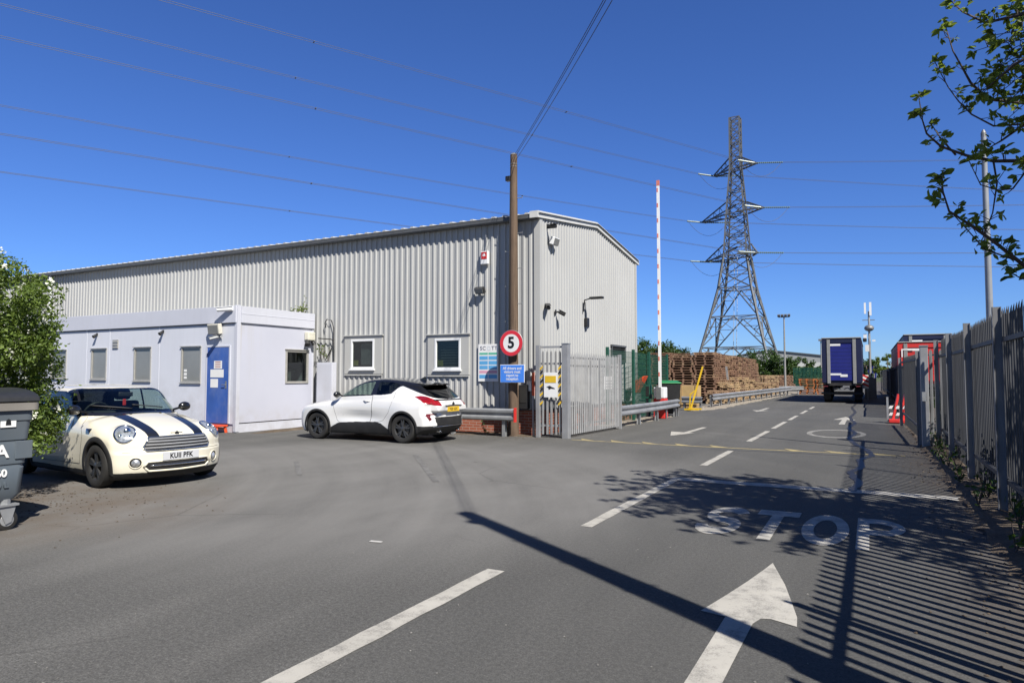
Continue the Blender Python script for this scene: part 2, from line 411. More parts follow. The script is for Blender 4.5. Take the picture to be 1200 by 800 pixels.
K['dark_red'] = mat('dark_red_lens', (.12,.012,.018), .15, 0, .1, coat=1)
K['chrome'] = mat('chrome', (.75,.76,.78), .12, 1, .03)
K['plate_white'] = mat('plate_white', (.50,.51,.53), .4, 0, .03)
K['plate_yellow'] = mat('plate_yellow', (.72,.46,.03), .4, 0, .03)
K['ink'] = mat('black_ink', (.012,.012,.013), .5, 0, .05)
K['reflector'] = mat('lamp_reflector', (.52,.54,.57), .25, .6, .5, 24)
K['slat'] = mat('satin_chrome', (.55,.56,.58), .3, .5, .05)
K['seam'] = mat('panel_seam', (.02,.02,.02), .8, 0, .05)
K['lens'] = glass('clear_lens', (.92,.94,.95))

def arch_hole(C, xs, r, zc, ymin):
    h = np.zeros(len(C), bool)
    for xw in xs: h |= ((C[:,0]-xw)**2+(C[:,2]-zc)**2 < r*r) & (np.abs(C[:,1]) > ymin) & (C[:,2] < zc+r)
    return h
def wells(parent, xs, r, zc, y0, y1):
    for xw in xs:
        for s in (-1, 1):
            mb = MB(); n = 28; vs = []
            for yy in (y0*s, y1*s):
                for k in range(n+1):
                    t = -.35+(math.pi+.7)*k/n; vs.append((xw+r*math.cos(t), yy, zc+r*math.sin(t)))
            fs = [(k, k+1, n+2+k, n+1+k) for k in range(n)]+[tuple(range(n+1))]
            mb.add(vs, fs).build('wheel_well', K['black'], parent)
def arch_lip(shell, parent, xs, r0, r1, zc, m, out=.012, t0=-.45):
    """moulded plastic lip round each wheel opening, following the flank"""
    for xw in xs:
        for s in (-1, 1):
            t = np.linspace(t0, math.pi-t0, 60); mb = MB(); vs = []
            for r, o in ((r0, -.05), (r0, out*.7), (r0+.008, out), (r1-.006, out), (r1, out*.5), (r1+.004, -.004)):
                x = xw+r*np.cos(t); z = np.maximum(zc+r*np.sin(t), .16)
                h = shell.side(xw+max(r, r0+.02)*np.cos(t), np.maximum(zc+max(r, r0+.02)*np.sin(t), .2), s)
                for a, c, p in zip(x, z, h): vs.append((a, p[1]+o*s, c))
            n = len(t); fs = [(i*n+k, i*n+k+1, (i+1)*n+k+1, (i+1)*n+k) for i in range(5) for k in range(n-1)]
            mb.add(vs, fs).build('wheel_arch_trim', m, parent, smooth=True)

# ---- white crossover
def suv_F():
    zt = pchip([(-2.3,.90),(-2.12,.985),(-1.9,1.04),(-1.5,1.09),(-1.0,1.12),(-.3,1.10),(.5,1.06),(.9,1.04),(1.2,1.01),(1.6,.945),(1.9,.86),(2.1,.74),(2.3,.55)])
    W = pchip([(-2.2,.74),(-2.05,.81),(-1.8,.86),(-1.32,.880),(-.8,.845),(0,.825),(.7,.845),(1.32,.875),(1.8,.85),(2.05,.77),(2.25,.62)])
    inf = pchip([(.1,.22),(.2,.10),(.35,.02),(.5,0),(.65,.01),(.75,.06),(.85,.16),(.95,.32)])
    inr = pchip([(.1,.30),(.22,.20),(.34,.04),(.45,.0),(.60,.015),(.66,.05),(.8,.075),(.9,.06),(.97,.02),(1.02,.03),(1.08,.12)])
    zr = pchip([(1.35,.82),(1.1,.97),(.8,1.14),(.4,1.355),(.15,1.465),(-.15,1.535),(-.55,1.555),(-1.0,1.53),(-1.4,1.475),(-1.62,1.42),(-1.8,1.30),(-2.0,1.13),(-2.12,1.02),(-2.25,.9)])
    gz = pchip([(.9,.81),(1.08,.785),(1.2,.74),(1.4,.655),(1.55,.575),(1.7,.5)])
    zbot = pchip([(-2.2,.34),(-1.8,.22),(-1.2,.17),(1.4,.17),(1.9,.19),(2.25,.24)])
    def F(x, y, z):
        a = np.abs(y)
        w = W(x)+.035*(gauss((x-1.32)/.50)+gauss((x+1.32)/.55))*gauss((z-.66)/.30)
        w = w-.045*gauss((x-.0)/.62)*gauss((z-.58)/.13)-.10*np.clip((z-.80)/.34, 0, 2)**2-.05*np.clip((.42-z)/.25, 0, 2)**2
        L = smax(z-(zt(x)-.09*(a/.85)**3), a-w, .07)
        L = smax(L, zbot(x)-z, .05)
        L = smax(L, x-(2.21-.34*(a/.85)**3-inf(z)), .06)
        L = smax(L, (-2.165+.24*(a/.85)**3.2+inr(z))-x, .05)
        g = gz(z)*(1-.20*np.clip((-x-.75)/1.4, 0, 1)**1.6-.10*np.clip((x-.35)/.7, 0, 1)**2)
        G = smax(z-(zr(x)-.035*(a/.6)**2-.10*(a/.75)**6), a-g, .075)
        G = smax(G, .75-z, .05); G = smax(G, x-1.35, .05); G = smax(G, -2.2-x, .05)
        return smin(L, G, .035)
    return F
def make_suv(root):
    S = CarShell(suv_F(), -1.25, 1.2, .62, 205, 70, .0115)
    belt = pchip([(-2.2,1.0),(-1.95,1.10),(-1.6,1.215),(-1.3,1.315),(-1.17,1.35),(-1.10,1.33),(-.87,1.165),(-.6,1.135),(-.3,1.125),(.4,1.09),(1.0,1.05)])
    fwin = [(.66,1.098),(.30,1.29),(.08,1.385),(-.1,1.43),(-.34,1.455),(-.30,1.14),(.2,1.115)]
    rwin = [(-.44,1.148),(-.48,1.46),(-.8,1.455),(-1.0,1.42),(-1.10,1.375),(-.86,1.19),(-.7,1.16)]
    lamp = [(-1.55,1.105),(-1.72,1.125),(-1.9,1.10),(-2.04,1.04),(-2.3,1.00),(-2.3,.885),(-2.06,.90),(-1.86,.965),(-1.68,1.04)]
    clad = [(1.6,.10),(1.05,.24),(.93,.30),(.66,.435),(.2,.465),(-.5,.485),(-.66,.45),(-.86,.33),(-1.6,.10)]
    hl = [(1.62,.905),(1.85,.88),(2.02,.80),(2.3,.70),(2.3,.64),(2.0,.73),(1.8,.83)]
    door1 = [(.86,1.07),(.80,.80),(.70,.5),(.62,.44),(-.30,.475),(-.36,.7),(-.36,1.125),(.4,1.09)]
    door2 = [(-.372,1.128),(-.372,.7),(-.312,.475),(-.55,.48),(-.72,.52),(-.9,.72),(-.98,.95),(-1.02,1.20),(-.87,1.165),(-.6,1.135)]
    def classify(C, N):
        x, y, z = C.T; a = np.abs(y); c = np.full(len(C), 'body', object)
        up = z > belt(x)
        hood = (N[:,2] > .5) & (x > .95)
        blk = up & (x < 1.06) & ~hood
        c[blk] = 'roof'
        sidey = np.abs(N[:,1]) > .45
        ws = (x > -.02) & (x < .98) & (N[:,0] > .28) & (np.abs(N[:,1]) < .62) & (z > 1.10) & (z < 1.475)
        c[ws & blk] = 'windscreen'
        rg = (x < -1.62) & (N[:,0] < -.25) & (np.abs(N[:,1]) < .6) & (z > 1.06) & (z < 1.395) & (a < .56)
        c[rg & up] = 'rear_window'
        c[inpoly(x, z, fwin) & sidey & (z > 1.05)] = 'side_window'
        c[inpoly(x, z, rwin) & sidey & (z > 1.1)] = 'rear_side_window'
        bodym = (c == 'body')
        c[bodym & inpoly(x, z, door1) & sidey] = 'door'
        c[bodym & inpoly(x, z, door2) & sidey] = 'rear_door'
        low = inpoly(x, z, clad) & (a > .5) | (z < .225)
        c[low] = 'cladding'
        tail = (x < -1.66) & (z < .415); c[tail] = 'cladding'
        ins = (x < -1.85) & (N[:,0] < -.2) & (z < .625) & (a < .56+.25*(z-.4)); c[ins] = 'cladding'
        nose = (x > 1.9) & (z < .50) & (a < .62) & (N[:,0] > .3); c[nose] = 'cladding'
        c[(inpoly(x, z, lamp)) & (a > .50) & (z < 1.13)] = 'tail_light'
        c[inpoly(x, z, hl) & (a > .45)] = 'headlight'
        c[arch_hole(C, (1.32, -1.32), .372, .345, .45)] = 'hole'
        return c
    mats = dict(body=K['suv_white'], roof=K['gloss_black'], windscreen=K['glass_car'], rear_window=K['glass_dark'], side_window=K['glass_car'], rear_side_window=K['glass_dark'],
                door=K['suv_white'], rear_door=K['suv_white'], cladding=K['cladding'], tail_light=K['lamp_red'], rear_reflector=K['dark_red'], headlight=K['glass_dark'])
    S.split(classify, mats, root, ('hole',))
    arch_lip(S, root, (1.32, -1.32), .372, .425, .345, K['cladding'])
    wells(root, (1.32, -1.32), .385, .345, .48, .80)
    for x in (1.32, -1.32):
        for s in (-1, 1): make_wheel(root, x, s*.775, .342, .215, s, .232, K)
    for s in (-1, 1):
        for pl in (door1[:7]+[door1[0]], door2[:8]):
            d = dense(pl, .03); d = d[(d[:,1] < belt(d[:,0])+.004)]
            p = S.side(d[:,0], d[:,1], s); S.ribbon(p, .007).build('door_seam', K['seam'], root)
        m = MB(); q = S.side(.62, 1.10, s)[0]                                  # mirror
        m.sphere((.66, q[1]+s*.17, 1.135), (.075,.115,.075), 18, 12); m.bar((.66, q[1]-s*.01, 1.10), (.66, q[1]+s*.1, 1.12), .05, .03)
        m.build('wing_mirror', K['gloss_black'], root, smooth='auto')
        q = S.side([-.10, -.31], [.985, .985], s)
        MB().tube([q[0]+np.array([0,s*.004,0]), (q[0]+q[1])/2+np.array([0,s*.035,0]), q[1]+np.array([0,s*.004,0])], [.010,.014,.010], 8).build('door_handle', K['suv_white'], root, smooth=True)
    for s in (-1, 1):                                                         # dark red corner reflectors
        mb = MB(); 
        for pl, w in (([(.52,.688),(.60,.690),(.70,.690),(.775,.690)], .030), ([(.775,.680),(.755,.64),(.735,.60),(.715,.555)], .075), ([(.735,.68),(.728,.66),(.72,.63)], .09)):
            d = dense(pl, .02); p = S.ends(d[:,0]*s, d[:,1], -1); r = S.ribbon(p, w, .003); mb.add(r.v, r.f)
        mb.build('rear_reflector', K['dark_red'], root)
    # roof spoiler
    sp = MB(); vs = []
    for x, dz in ((-1.40,-.012),(-1.58,.0),(-1.74,-.002),(-1.84,-.02)):
        for y in np.linspace(-.54, .54, 13):
            zz = 1.462-.02*(y/.54)**2-(-1.45-x)*.10+dz*.6; vs.append((x+abs(y/.54)**3*.07, y, zz))
    n = 13; k = len(vs); vs += [(v[0]+(.01 if v[0] < -1.7 else 0), v[1], v[2]-.028-(.02 if v[0] > -1.7 else 0)) for v in vs]
    fs = [(i*n+j, i*n+j+1, (i+1)*n+j+1, (i+1)*n+j) for i in range(3) for j in range(n-1)]
    fs += [tuple(k+q for q in f[::-1]) for f in fs]+[(3*n+j, 3*n+j+1, k+3*n+j+1, k+3*n+j) for j in range(n-1)]
    fs += [(i*n+j, (i+1)*n+j, k+(i+1)*n+j, k+i*n+j) for i in range(3) for j in (0, n-1)]
    sp.add(vs, fs).build('roof_spoiler', K['gloss_black'], root, smooth='auto')
    lip = S.ends(np.linspace(-.62, .62, 25), np.full(25, 1.015), -1)
    MB().tube([tuple(p+np.array([.0,0,.012])) for p in lip], .017, 8).build('tail_lip', K['gloss_black'], root, smooth=True)
    fin = MB(); fin.prism([(-1.42,1.47),(-1.20,1.50),(-1.36,1.58),(-1.42,1.58)], lambda u, v, w: (u, w-.02, v), .04); fin.build('aerial_fin', K['gloss_black'], root, bev=.01)
    xr = S.ends(0, .80, -1)[0][0]
    pm = MB(); pm.box((xr-.004, 0, .80), (.012,.53,.115)); pl = pm.build('number_plate', K['plate_yellow'], root, bev=.003)
    for i, (dy, w, h) in enumerate([(-.19,.04,.07),(-.13,.045,.07),(-.07,.02,.07),(-.02,.045,.07),(.06,.045,.07),(.12,.04,.07),(.18,.045,.07)]):
        pass
    text('plate_letters', 'YE2I GZC', .088, K['ink'], pl, frame((xr-.0112, 0, .80), (0,-1,0), (0,0,1)), bold=.001, sx=1.0)
    b = MB(); b.tube([(xr-.012, t, .885+.01*math.cos(t*5)) for t in np.linspace(-.36, .36, 15)], .012, 8); b.build('plate_shade', K['gloss_black'], root, smooth=True)
    xe = S.ends(0, .92, -1)[0][0]
    MB().lathe([(0,0),(.045,0),(.05,.01),(.0,.012)], (xe-.014, 0, .925), 'X', 24).build('badge', K['black'], root, smooth='auto')
    for y in (-.42, .42): MB().lathe([(.0,.0),(.032,.0),(.038,-.03),(.03,-.05),(.026,.05)], (-2.06, y, .285), 'X', 20).build('exhaust_tip', K['chrome'], root, smooth='auto')
    q = S.ends(np.linspace(-.66, .66, 21), np.full(21, .40), -1); MB().tube([tuple(p) for p in q], .009, 6).build('bumper_strip', K['chrome'], root, smooth=True)
    interior(root, K, .75, .0, .36, .66, 1.08)
    u = MB(); u.bx(-1.9, 1.9, -.62, .62, .19, .3); u.build('underbody', K['black'], root)
    return S

# ---- cream hatchback with bonnet stripes
def mini_F():
    zt = pchip([(-1.9,.86),(-1.7,.92),(-1.2,.95),(0,.955),(.6,.985),(.85,.985),(1.1,.95),(1.4,.88),(1.65,.805),(1.80,.735),(1.90,.64),(2.0,.46)])
    W = pchip([(-1.8,.70),(-1.6,.775),(-1.23,.81),(-.4,.80),(.3,.795),(1.23,.815),(1.5,.80),(1.7,.755),(1.85,.66),(2.0,.5)])
    inf = pchip([(.08,.18),(.16,.07),(.24,.015),(.34,.0),(.46,.0),(.52,.025),(.60,.035),(.68,.06),(.74,.11),(.82,.24),(.92,.45)])
    inr = pchip([(.1,.2),(.2,.06),(.35,0),(.55,.01),(.7,.03),(1.0,.08)])
    zr = pchip([(1.05,.86),(.88,.955),(.75,1.03),(.5,1.185),(.27,1.315),(.12,1.365),(-.15,1.395),(-.55,1.407),(-1.0,1.388),(-1.4,1.345),(-1.53,1.31),(-1.60,1.22),(-1.70,.95),(-1.75,.85)])
    gz = pchip([(.8,.76),(.96,.74),(1.1,.715),(1.3,.672),(1.45,.635)])
    def F(x, y, z):
        a = np.abs(y)
        w = W(x)+.020*(gauss((x-1.23)/.42)+gauss((x+1.23)/.42))*gauss((z-.55)/.25)
        w = w-.07*np.clip((z-.66)/.3, 0, 2)**2-.05*np.clip((.36-z)/.25, 0, 2)**2
        top = zt(x)-np.where(x > .4, 1, .6)*(.045*(a/.6)**2+.05*(a/.8)**5)
        L = smax(z-top, a-w, .10)
        L = smax(L, .118-z, .05)
        L = smax(L, x-(1.935-.30*(a/.8)**2.6-inf(z)), .045)
        L = smax(L, (-1.74+.22*(a/.8)**3+inr(z))-x, .05)
        g = gz(z)*(1-.10*np.clip((-x-.3)/1.3, 0, 1)**2)
        G = smax(z-(zr(x+.17*(a/.66)**2*np.clip(x/.3, 0, 1))-.02*(a/.6)**2-.06*(a/.72)**6), a-g, .055)
        G = smax(G, .75-z, .05); G = smax(G, x-(1.02-.16*(a/.7)**2), .05); G = smax(G, -1.72-x, .05)
        lamp = np.sqrt(((x-1.47)/.19)**2+((a-.565)/.155)**2+((z-.690)/.150)**2)-1      # headlight bulges
        L = smin(L, lamp*.14, .05)
        return smin(L, G, .025)
    return F
def make_mini(root):
    S = CarShell(mini_F(), -1.1, 1.0, .56, 190, 95, .0105)
    wz = [(.62,.995),(.36,1.16),(.17,1.275),(-.10,1.305),(-.50,1.31),(-.50,.985)]
    wr = [(-.56,.985),(-.56,1.31),(-1.0,1.30),(-1.36,1.27),(-1.46,1.0)]
    door = [(.62,.945),(.80,.70),(.74,.30),(-.48,.28),(-.56,.5),(-.56,.955),(.2,.955)]
    def classify(C, N):
        x, y, z = C.T; a = np.abs(y); c = np.full(len(C), 'body', object); sidey = np.abs(N[:,1]) > .45
        hood = (x > 1.0-.36*(a/.7)**2) & (N[:,2] > .50) & (z < 1.05)
        blk = (z > .955) & (z < 1.345) & ~hood & (x < .92)
        c[blk] = 'pillars'
        roof = (z > 1.25) & (N[:,2] > .45) & (x < .17-.17*(a/.66)**2) | (z > 1.355); c[roof] = 'roof'
        ws = blk & (N[:,0] > .33) & (np.abs(N[:,1]) < .58) & (x > .02) & (z > 1.0) & (a < .655-.20*(z-1.0)) & (z < 1.352); c[ws & ~roof] = 'windscreen'
        rg = (x < -1.45) & (N[:,0] < -.4) & (z > 1.0) & (z < 1.27) & (a < .56); c[rg] = 'rear_window'
        c[inpoly(x, z, wz) & sidey & (z > .97)] = 'side_window'; c[inpoly(x, z, wr) & sidey & (z > .97)] = 'rear_side_window'
        bm = c == 'body'
        st = bm & (x > .95-.36*(a/.7)**2) & (N[:,2] > .35) & (a > .255+.03*(1.8-x)) & (a < .400+.06*(1.8-x)) & (x < 1.86) & (z > .68); c[st] = 'bonnet_stripe'
        gr = (x > 1.6) & (z > .510) & (z < .688) & (a < .475-.55*np.clip(z-.56, 0, 1)-.9*np.clip(.537-z, 0, 1)) & (N[:,0] > .3); c[gr] = 'grille'
        it = (x > 1.7) & (z > .228) & (z < .368) & (a < .49-np.abs(z-.298)) & (N[:,0] > .4); c[it] = 'lower_intake'
        c[bm & inpoly(x, z, door) & sidey] = 'door'
        c[(z < .218) & ~it] = 'sill'
        c[arch_hole(C, (1.2335, -1.2335), .325, .305, .42)] = 'hole'
        return c
    mats = dict(body=K['cream'], roof=K['cream'], pillars=K['gloss_black'], windscreen=K['glass_car'], rear_window=K['glass_dark'], side_window=K['glass_car'], rear_side_window=K['glass_car'],
                bonnet_stripe=K['stripe'], grille=K['black'], lower_intake=K['black'], door=K['cream'], sill=K['cladding'])
    S.split(classify, mats, root, ('hole',))
    arch_lip(S, root, (1.2335, -1.2335), .325, .395, .305, K['cladding'], .010, -.30)
    wells(root, (1.2335, -1.2335), .34, .305, .42, .75)
    for x in (1.2335, -1.2335):
        for s in (-1, 1): make_wheel(root, x, s*.735, .300, .19, s, .195, K)
    for s in (-1, 1):
        # headlight: chrome ring, reflector bowl and clear lens
        n3 = Vector((.80, s*.38, .46)).normalized(); c3 = Vector((1.54, s*.585, .705))
        bowl, rim = ell_part('headlight', S, c3, n3, (0,0,1), .128, .150, .012, K['reflector'], root)
        MB().tube([tuple(p+n3*.004) for p in rim]+[tuple(rim[0]+n3*.004)], .013, 8).build('headlight_ring', K['chrome'], bowl, smooth=True)
        ell_part('headlight_lens', S, c3, n3, (0,0,1), .122, .143, .045, K['lens'], bowl)
        for dy, dz, r in ((-.03,.02,.050),(.055,-.05,.028),(-.05,-.075,.022)):
            rr = Vector((0,0,1)).cross(n3).normalized(); uu = n3.cross(rr)
            q = Vector(S.hit([tuple(c3+rr*dy*s+uu*dz-n3*.6)], tuple(n3), 1.6)[0])+n3*.004
            MB().sphere(q, (r*.6,r,r), 16, 10).build('headlight_bulb', K['chrome'], bowl, smooth=True)
        nf = Vector((.90, s*.42, 0)).normalized(); xf = S.ends(s*.565, .355, 1)[0]
        fb, fr = ell_part('fog_light', S, Vector(xf), nf, (0,0,1), .078, .072, -.004, K['black'], root)
        ell_part('fog_lens', S, Vector(xf)+Vector((0,0,.0)), nf, (0,0,1), .052, .050, .022, K['reflector'], fb)
        MB().tube([tuple(p+nf*.002) for p in fr]+[tuple(fr[0]+nf*.002)], .007, 6).build('fog_ring', K['cream'], fb, smooth=True)
        # side repeater scuttle
        v = [(.90,.80),(1.06,.80),(1.04,.735),(.93,.735)]
        d = dense(v, .02, True); p = S.side(d[:,0], d[:,1], s); c = p.mean(0)
        mb = MB(); vs = [tuple(q+np.array([0,s*.008,0])) for q in p]+[tuple(c+np.array([0,s*.016,0]))]; mb.add(vs, [(i, (i+1) % len(p), len(p)) for i in range(len(p))]); mb.build('side_repeater', K['gloss_black'], root)
        q = S.side(.52, 1.0, s)[0]; m = MB(); m.sphere((.56, q[1]+s*.155, 1.045), (.06,.10,.072), 20, 12); m.bar((.56, q[1]-s*.02, 1.0), (.56, q[1]+s*.1, 1.03), .04, .03)
        m.build('wing_mirror', K['gloss_black'], root, smooth='auto')
        d = dense(door[:7]+[door[0]], .03); p = S.side(d[:,0], d[:,1], s); S.ribbon(p, .006).build('door_seam', K['seam'], root)
        q = S.side([-.28,-.44], [.90,.90], s); MB().tube([q[0]+np.array([0,s*.006,0]), (q[0]+q[1])/2+np.array([0,s*.03,0]), q[1]+np.array([0,s*.006,0])], .011, 8).build('door_handle', K['chrome'], root, smooth=True)
    # grille slats and surround
    for z in (.548,.590,.632,.668):
        w = .475-.55*max(0, z-.56)-.012; y = np.linspace(-w, w, 31); p = S.ends(y, np.full(31, z), 1)
        mb = MB(); 
        for i in range(30): mb.bar(p[i]+np.array([.008,0,0]), p[i+1]+np.array([.008,0,0]), .012, .015, up=(.5,0,.87))
        mb.build('grille_slat', K['slat'], root)
    out = [(-.44,.510),(-.47,.537),(-.475,.56),(-.405,.688),(0,.695),(.405,.688),(.475,.56),(.47,.537),(.44,.510)]
    d = dense(out, .03, True); p = S.ends(d[:,0], d[:,1], 1); MB().tube([tuple(q+np.array([.006,0,0])) for q in p], .011, 8, cap=False).build('grille_surround', K['chrome'], root, smooth=True)
    y = np.linspace(-.40, .40, 25); p = S.ends(y, np.full(25, .306), 1); MB().tube([tuple(q+np.array([.006,0,0])) for q in p], .011, 8).build('intake_bar', K['chrome'], root, smooth=True)
    it = [(-.41,.235),(-.475,.298),(-.43,.360),(0,.368),(.43,.360),(.475,.298),(.41,.235),(0,.228)]
    d = dense(it, .03, True); p = S.ends(d[:,0], d[:,1], 1); MB().tube([tuple(q+np.array([.002,0,0])) for q in p], .014, 8, cap=False).build('intake_surround', K['cream'], root, smooth=True)
    # bonnet shut line over the bumper
    y = np.linspace(-.70, .70, 61); p = S.ends(y, np.full(61, .492), 1); S.ribbon(p, .007).build('bumper_seam', K['seam'], root)
    xf = S.ends(0, .42, 1)[0][0]
    pl = MB().box((xf+.012, 0, .425), (.014,.525,.112)).build('number_plate', K['plate_white'], root, bev=.003)
    text('plate_letters', 'KU11 PFK'.replace('11', 'II'), .098, K['ink'], pl, frame((xf+.0195, 0, .423), (0,1,0), (0,0,1)), bold=.003, sx=.86, spacing=1.05)
    q = S.hit([(1.70,0,1.5)], (0,0,-1), 1.0) if False else S.ends(0, .722, 1)
    bd = MB(); c = Vector(q[0])+Vector((.004,0,.0)); bd.lathe([(0,.012),(.028,.010),(.032,0)], c, 'X', 20)
    for s in (-1, 1): bd.prism([(.02,-.012),(.085,.006),(.09,.016),(.02,.014)], lambda u, v, w: (c.x-.018+w, c.y+s*u, c.z+v), .008)
    bd.build('badge', K['black'], root, smooth='auto')
    for y0, y1 in ((-.10,-.58),(.40,-.06)):
        pts = []
        for t in np.linspace(0, 1, 12):
            yy = y0+(y1-y0)*t; hh = S.hit([(.93-.13*t-.12*abs(yy), yy, 1.6)], (0,0,-1), 1.0)
        P0 = [(1.2, y0+(y1-y0)*t, 1.04+.055*t) for t in np.linspace(0, 1, 12)]
        H = S.hit(P0, (-1,0,0), 1.2) if False else S.cast(np.array([(0., p[1], p[2]) for p in P0]), np.tile([1.,0,0], (12,1)), 1.3)
        MB().tube([tuple(h+np.array([.014,0,.008])) for h in H], .009, 6).build('wiper', K['black'], root, smooth=True)
    for y in (-.22, .22): 
        h = S.cast(np.array([(.95, y, .5)]), np.array([[0,0,1.]]), .9)[0]; MB().box(tuple(h+np.array([0,0,.006])), (.03,.03,.016)).build('washer_jet', K['black'], root, bev=.004)
    mrr = MB(); mrr.box((.33,0,1.25), (.03,.22,.07)); mrr.build('rear_view_mirror', K['black'], root, bev=.02)
    MB().box((.36,-.03,1.13), (.02,.05,.10)).build('air_freshener', K['red'], root, bev=.01)
    interior(root, K, .62, -.1, .30, .62, .98)
    MB().bx(-1.5, 1.55, -.55, .55, .17, .26).build('underbody', K['black'], root)
    return S
# ------------------------------------------------------------------ ground and paint
def asphalt_mat():
    m, nt, b, out = nodes('asphalt'); P = pos_n(nt)
    big = noise_n(nt, P, .22, 5, .6); mid = noise_n(nt, mapped(nt, P, (1,.35,1), (0,0,.35)), 1.1, 5, .65); fine = noise_n(nt, P, 90, 3, .7); grit = noise_n(nt, P, 320, 2, .6)
    c = mix_n(nt, ramp_n(nt, big, [(.32,0),(.68,1)]), (.080,.079,.075), (.101,.099,.093))
    c = mix_n(nt, math_n(nt, 'MULTIPLY', ramp_n(nt, mid, [(.38,0),(.72,1)]), .40), c, (.118,.115,.108))
    sx0 = nt.nodes.new('ShaderNodeVectorMath'); sx0.operation = 'DISTANCE'; nt.links.new(P, sx0.inputs[0]); sx0.inputs[1].default_value = (-15.0, 1.0, 0)
    cbx = nt.nodes.new('ShaderNodeCombineXYZ'); nt.links.new(sx0.outputs['Value'], cbx.inputs[0]); nt.links.new(math_n(nt, 'MULTIPLY', noise_n(nt, P, .12, 2), 1.2), cbx.inputs[1])
    trk = noise_n(nt, cbx.outputs[0], 1.5, 4, .6); c = mix_n(nt, math_n(nt, 'MULTIPLY', ramp_n(nt, trk, [(.42,0),(.66,1)]), ramp_n(nt, noise_n(nt, P, .3, 4), [(.36,0),(.62,.55)])), c, (.128,.124,.116))
    c = mix_n(nt, ramp_n(nt, noise_n(nt, mapped(nt, P, (1.1,.12,1)), 1.0, 5, .6), [(.40,.45),(.62,0)]), c, (.062,.061,.058))
    # aggregate
    c = mix_n(nt, .8, c, ramp_n(nt, noise_n(nt, P, 34, 3, .75), [(.25,.26),(.5,.5),(.75,.77)]), 'OVERLAY'); c = mix_n(nt, .8, c, ramp_n(nt, fine, [(.25,.18),(.5,.5),(.75,.86)]), 'OVERLAY')
    c = mix_n(nt, .40, c, ramp_n(nt, grit, [(.3,.32),(.5,.5),(.7,.78)]), 'OVERLAY')
    # pale dust where cars turn into the yard
    sx = nt.nodes.new('ShaderNodeSeparateXYZ'); nt.links.new(P, sx.inputs[0]); X, Y = sx.outputs[0], sx.outputs[1]
    def blob(cx, cy, rx, ry):
        a = math_n(nt, 'POWER', math_n(nt, 'DIVIDE', math_n(nt, 'SUBTRACT', X, cx), rx), 2); d = math_n(nt, 'POWER', math_n(nt, 'DIVIDE', math_n(nt, 'SUBTRACT', Y, cy), ry), 2)
        return math_n(nt, 'SUBTRACT', 1.0, math_n(nt, 'ADD', a, d), clamp=True)
    scf = math_n(nt, 'MULTIPLY_ADD', ramp_n(nt, trk, [(.36,0),(.66,1)]), .30, math_n(nt, 'MULTIPLY', ramp_n(nt, noise_n(nt, mapped(nt, P, (1,.5,1), (0,0,.9)), .8, 6, .65), [(.35,.45),(.65,1)]), .70))
    dust = math_n(nt, 'MULTIPLY', ramp_n(nt, blob(-7.4, 8.4, 6.4, 5.8), [(0,0),(.55,1)]), scf)
    c = mix_n(nt, math_n(nt, 'MULTIPLY', dust, .95, clamp=True), c, (.184,.179,.170))
    lane = math_n(nt, 'MULTIPLY', math_n(nt, 'MULTIPLY_ADD', math_n(nt, 'ADD', X, math_n(nt, 'MULTIPLY', mid, .8)), 1.4, 3.3, clamp=True), .30)
    c = mix_n(nt, lane, c, (.060,.060,.058))
    brown = math_n(nt, 'MULTIPLY', blob(-9.0, 4.6, 2.9, 2.4), ramp_n(nt, noise_n(nt, P, 1.4, 7, .7), [(.3,.1),(.62,1)]))
    c = mix_n(nt, math_n(nt, 'MULTIPLY', brown, .75), c, (.110,.080,.055))
    edge = math_n(nt, 'MULTIPLY', math_n(nt, 'MULTIPLY_ADD', X, 1.3, -.35, clamp=True), ramp_n(nt, noise_n(nt, P, 1.0, 7, .7), [(.3,.1),(.6,1)]))
    c = mix_n(nt, math_n(nt, 'MULTIPLY', edge, .6), c, (.085,.062,.045))
    # oil drops, tar spots
    sp = nt.nodes.new('ShaderNodeTexVoronoi'); sp.inputs['Scale'].default_value = 1.7; nt.links.new(mapped(nt, P, (1,.6,1)), sp.inputs['Vector'])
    spot = math_n(nt, 'MULTIPLY', ramp_n(nt, sp.outputs['Distance'], [(.03,1),(.075,0)]), ramp_n(nt, noise_n(nt, P, .5), [(.5,0),(.6,1)]))
    c = mix_n(nt, math_n(nt, 'MULTIPLY', spot, .6), c, (.03,.028,.026))
    # fine cracks
    cr = nt.nodes.new('ShaderNodeTexVoronoi'); cr.feature = 'DISTANCE_TO_EDGE'; cr.inputs['Scale'].default_value = .33
    w = nt.nodes.new('ShaderNodeTexNoise'); w.inputs['Scale'].default_value = 1.6; w.inputs['Detail'].default_value = 6; nt.links.new(P, w.inputs['Vector'])
    nt.links.new(mix_n(nt, .12, P, w.outputs['Color']), cr.inputs['Vector'])
    crk = math_n(nt, 'MULTIPLY', ramp_n(nt, cr.outputs['Distance'], [(.0,1),(.0055,0)]), ramp_n(nt, noise_n(nt, P, .35, 3), [(.52,0),(.58,1)]))
    c = mix_n(nt, math_n(nt, 'MULTIPLY', crk, .4), c, (.04,.038,.036))
    # rough land far away
    far = math_n(nt, 'MULTIPLY_ADD', math_n(nt, 'ABSOLUTE', X), .02, -1.3, clamp=True); far2 = math_n(nt, 'MULTIPLY_ADD', Y, .012, -1.9, clamp=True)
    c = mix_n(nt, math_n(nt, 'MAXIMUM', far, far2), c, (.07,.085,.035))
    nt.links.new(c, b.inputs['Base Color']); b.inputs['Roughness'].default_value = .88; b.inputs['Specular IOR Level'].default_value = .3
    bump_n(nt, b, math_n(nt, 'MULTIPLY_ADD', fine, .7, math_n(nt, 'MULTIPLY', grit, .5)), .55, .012); return m
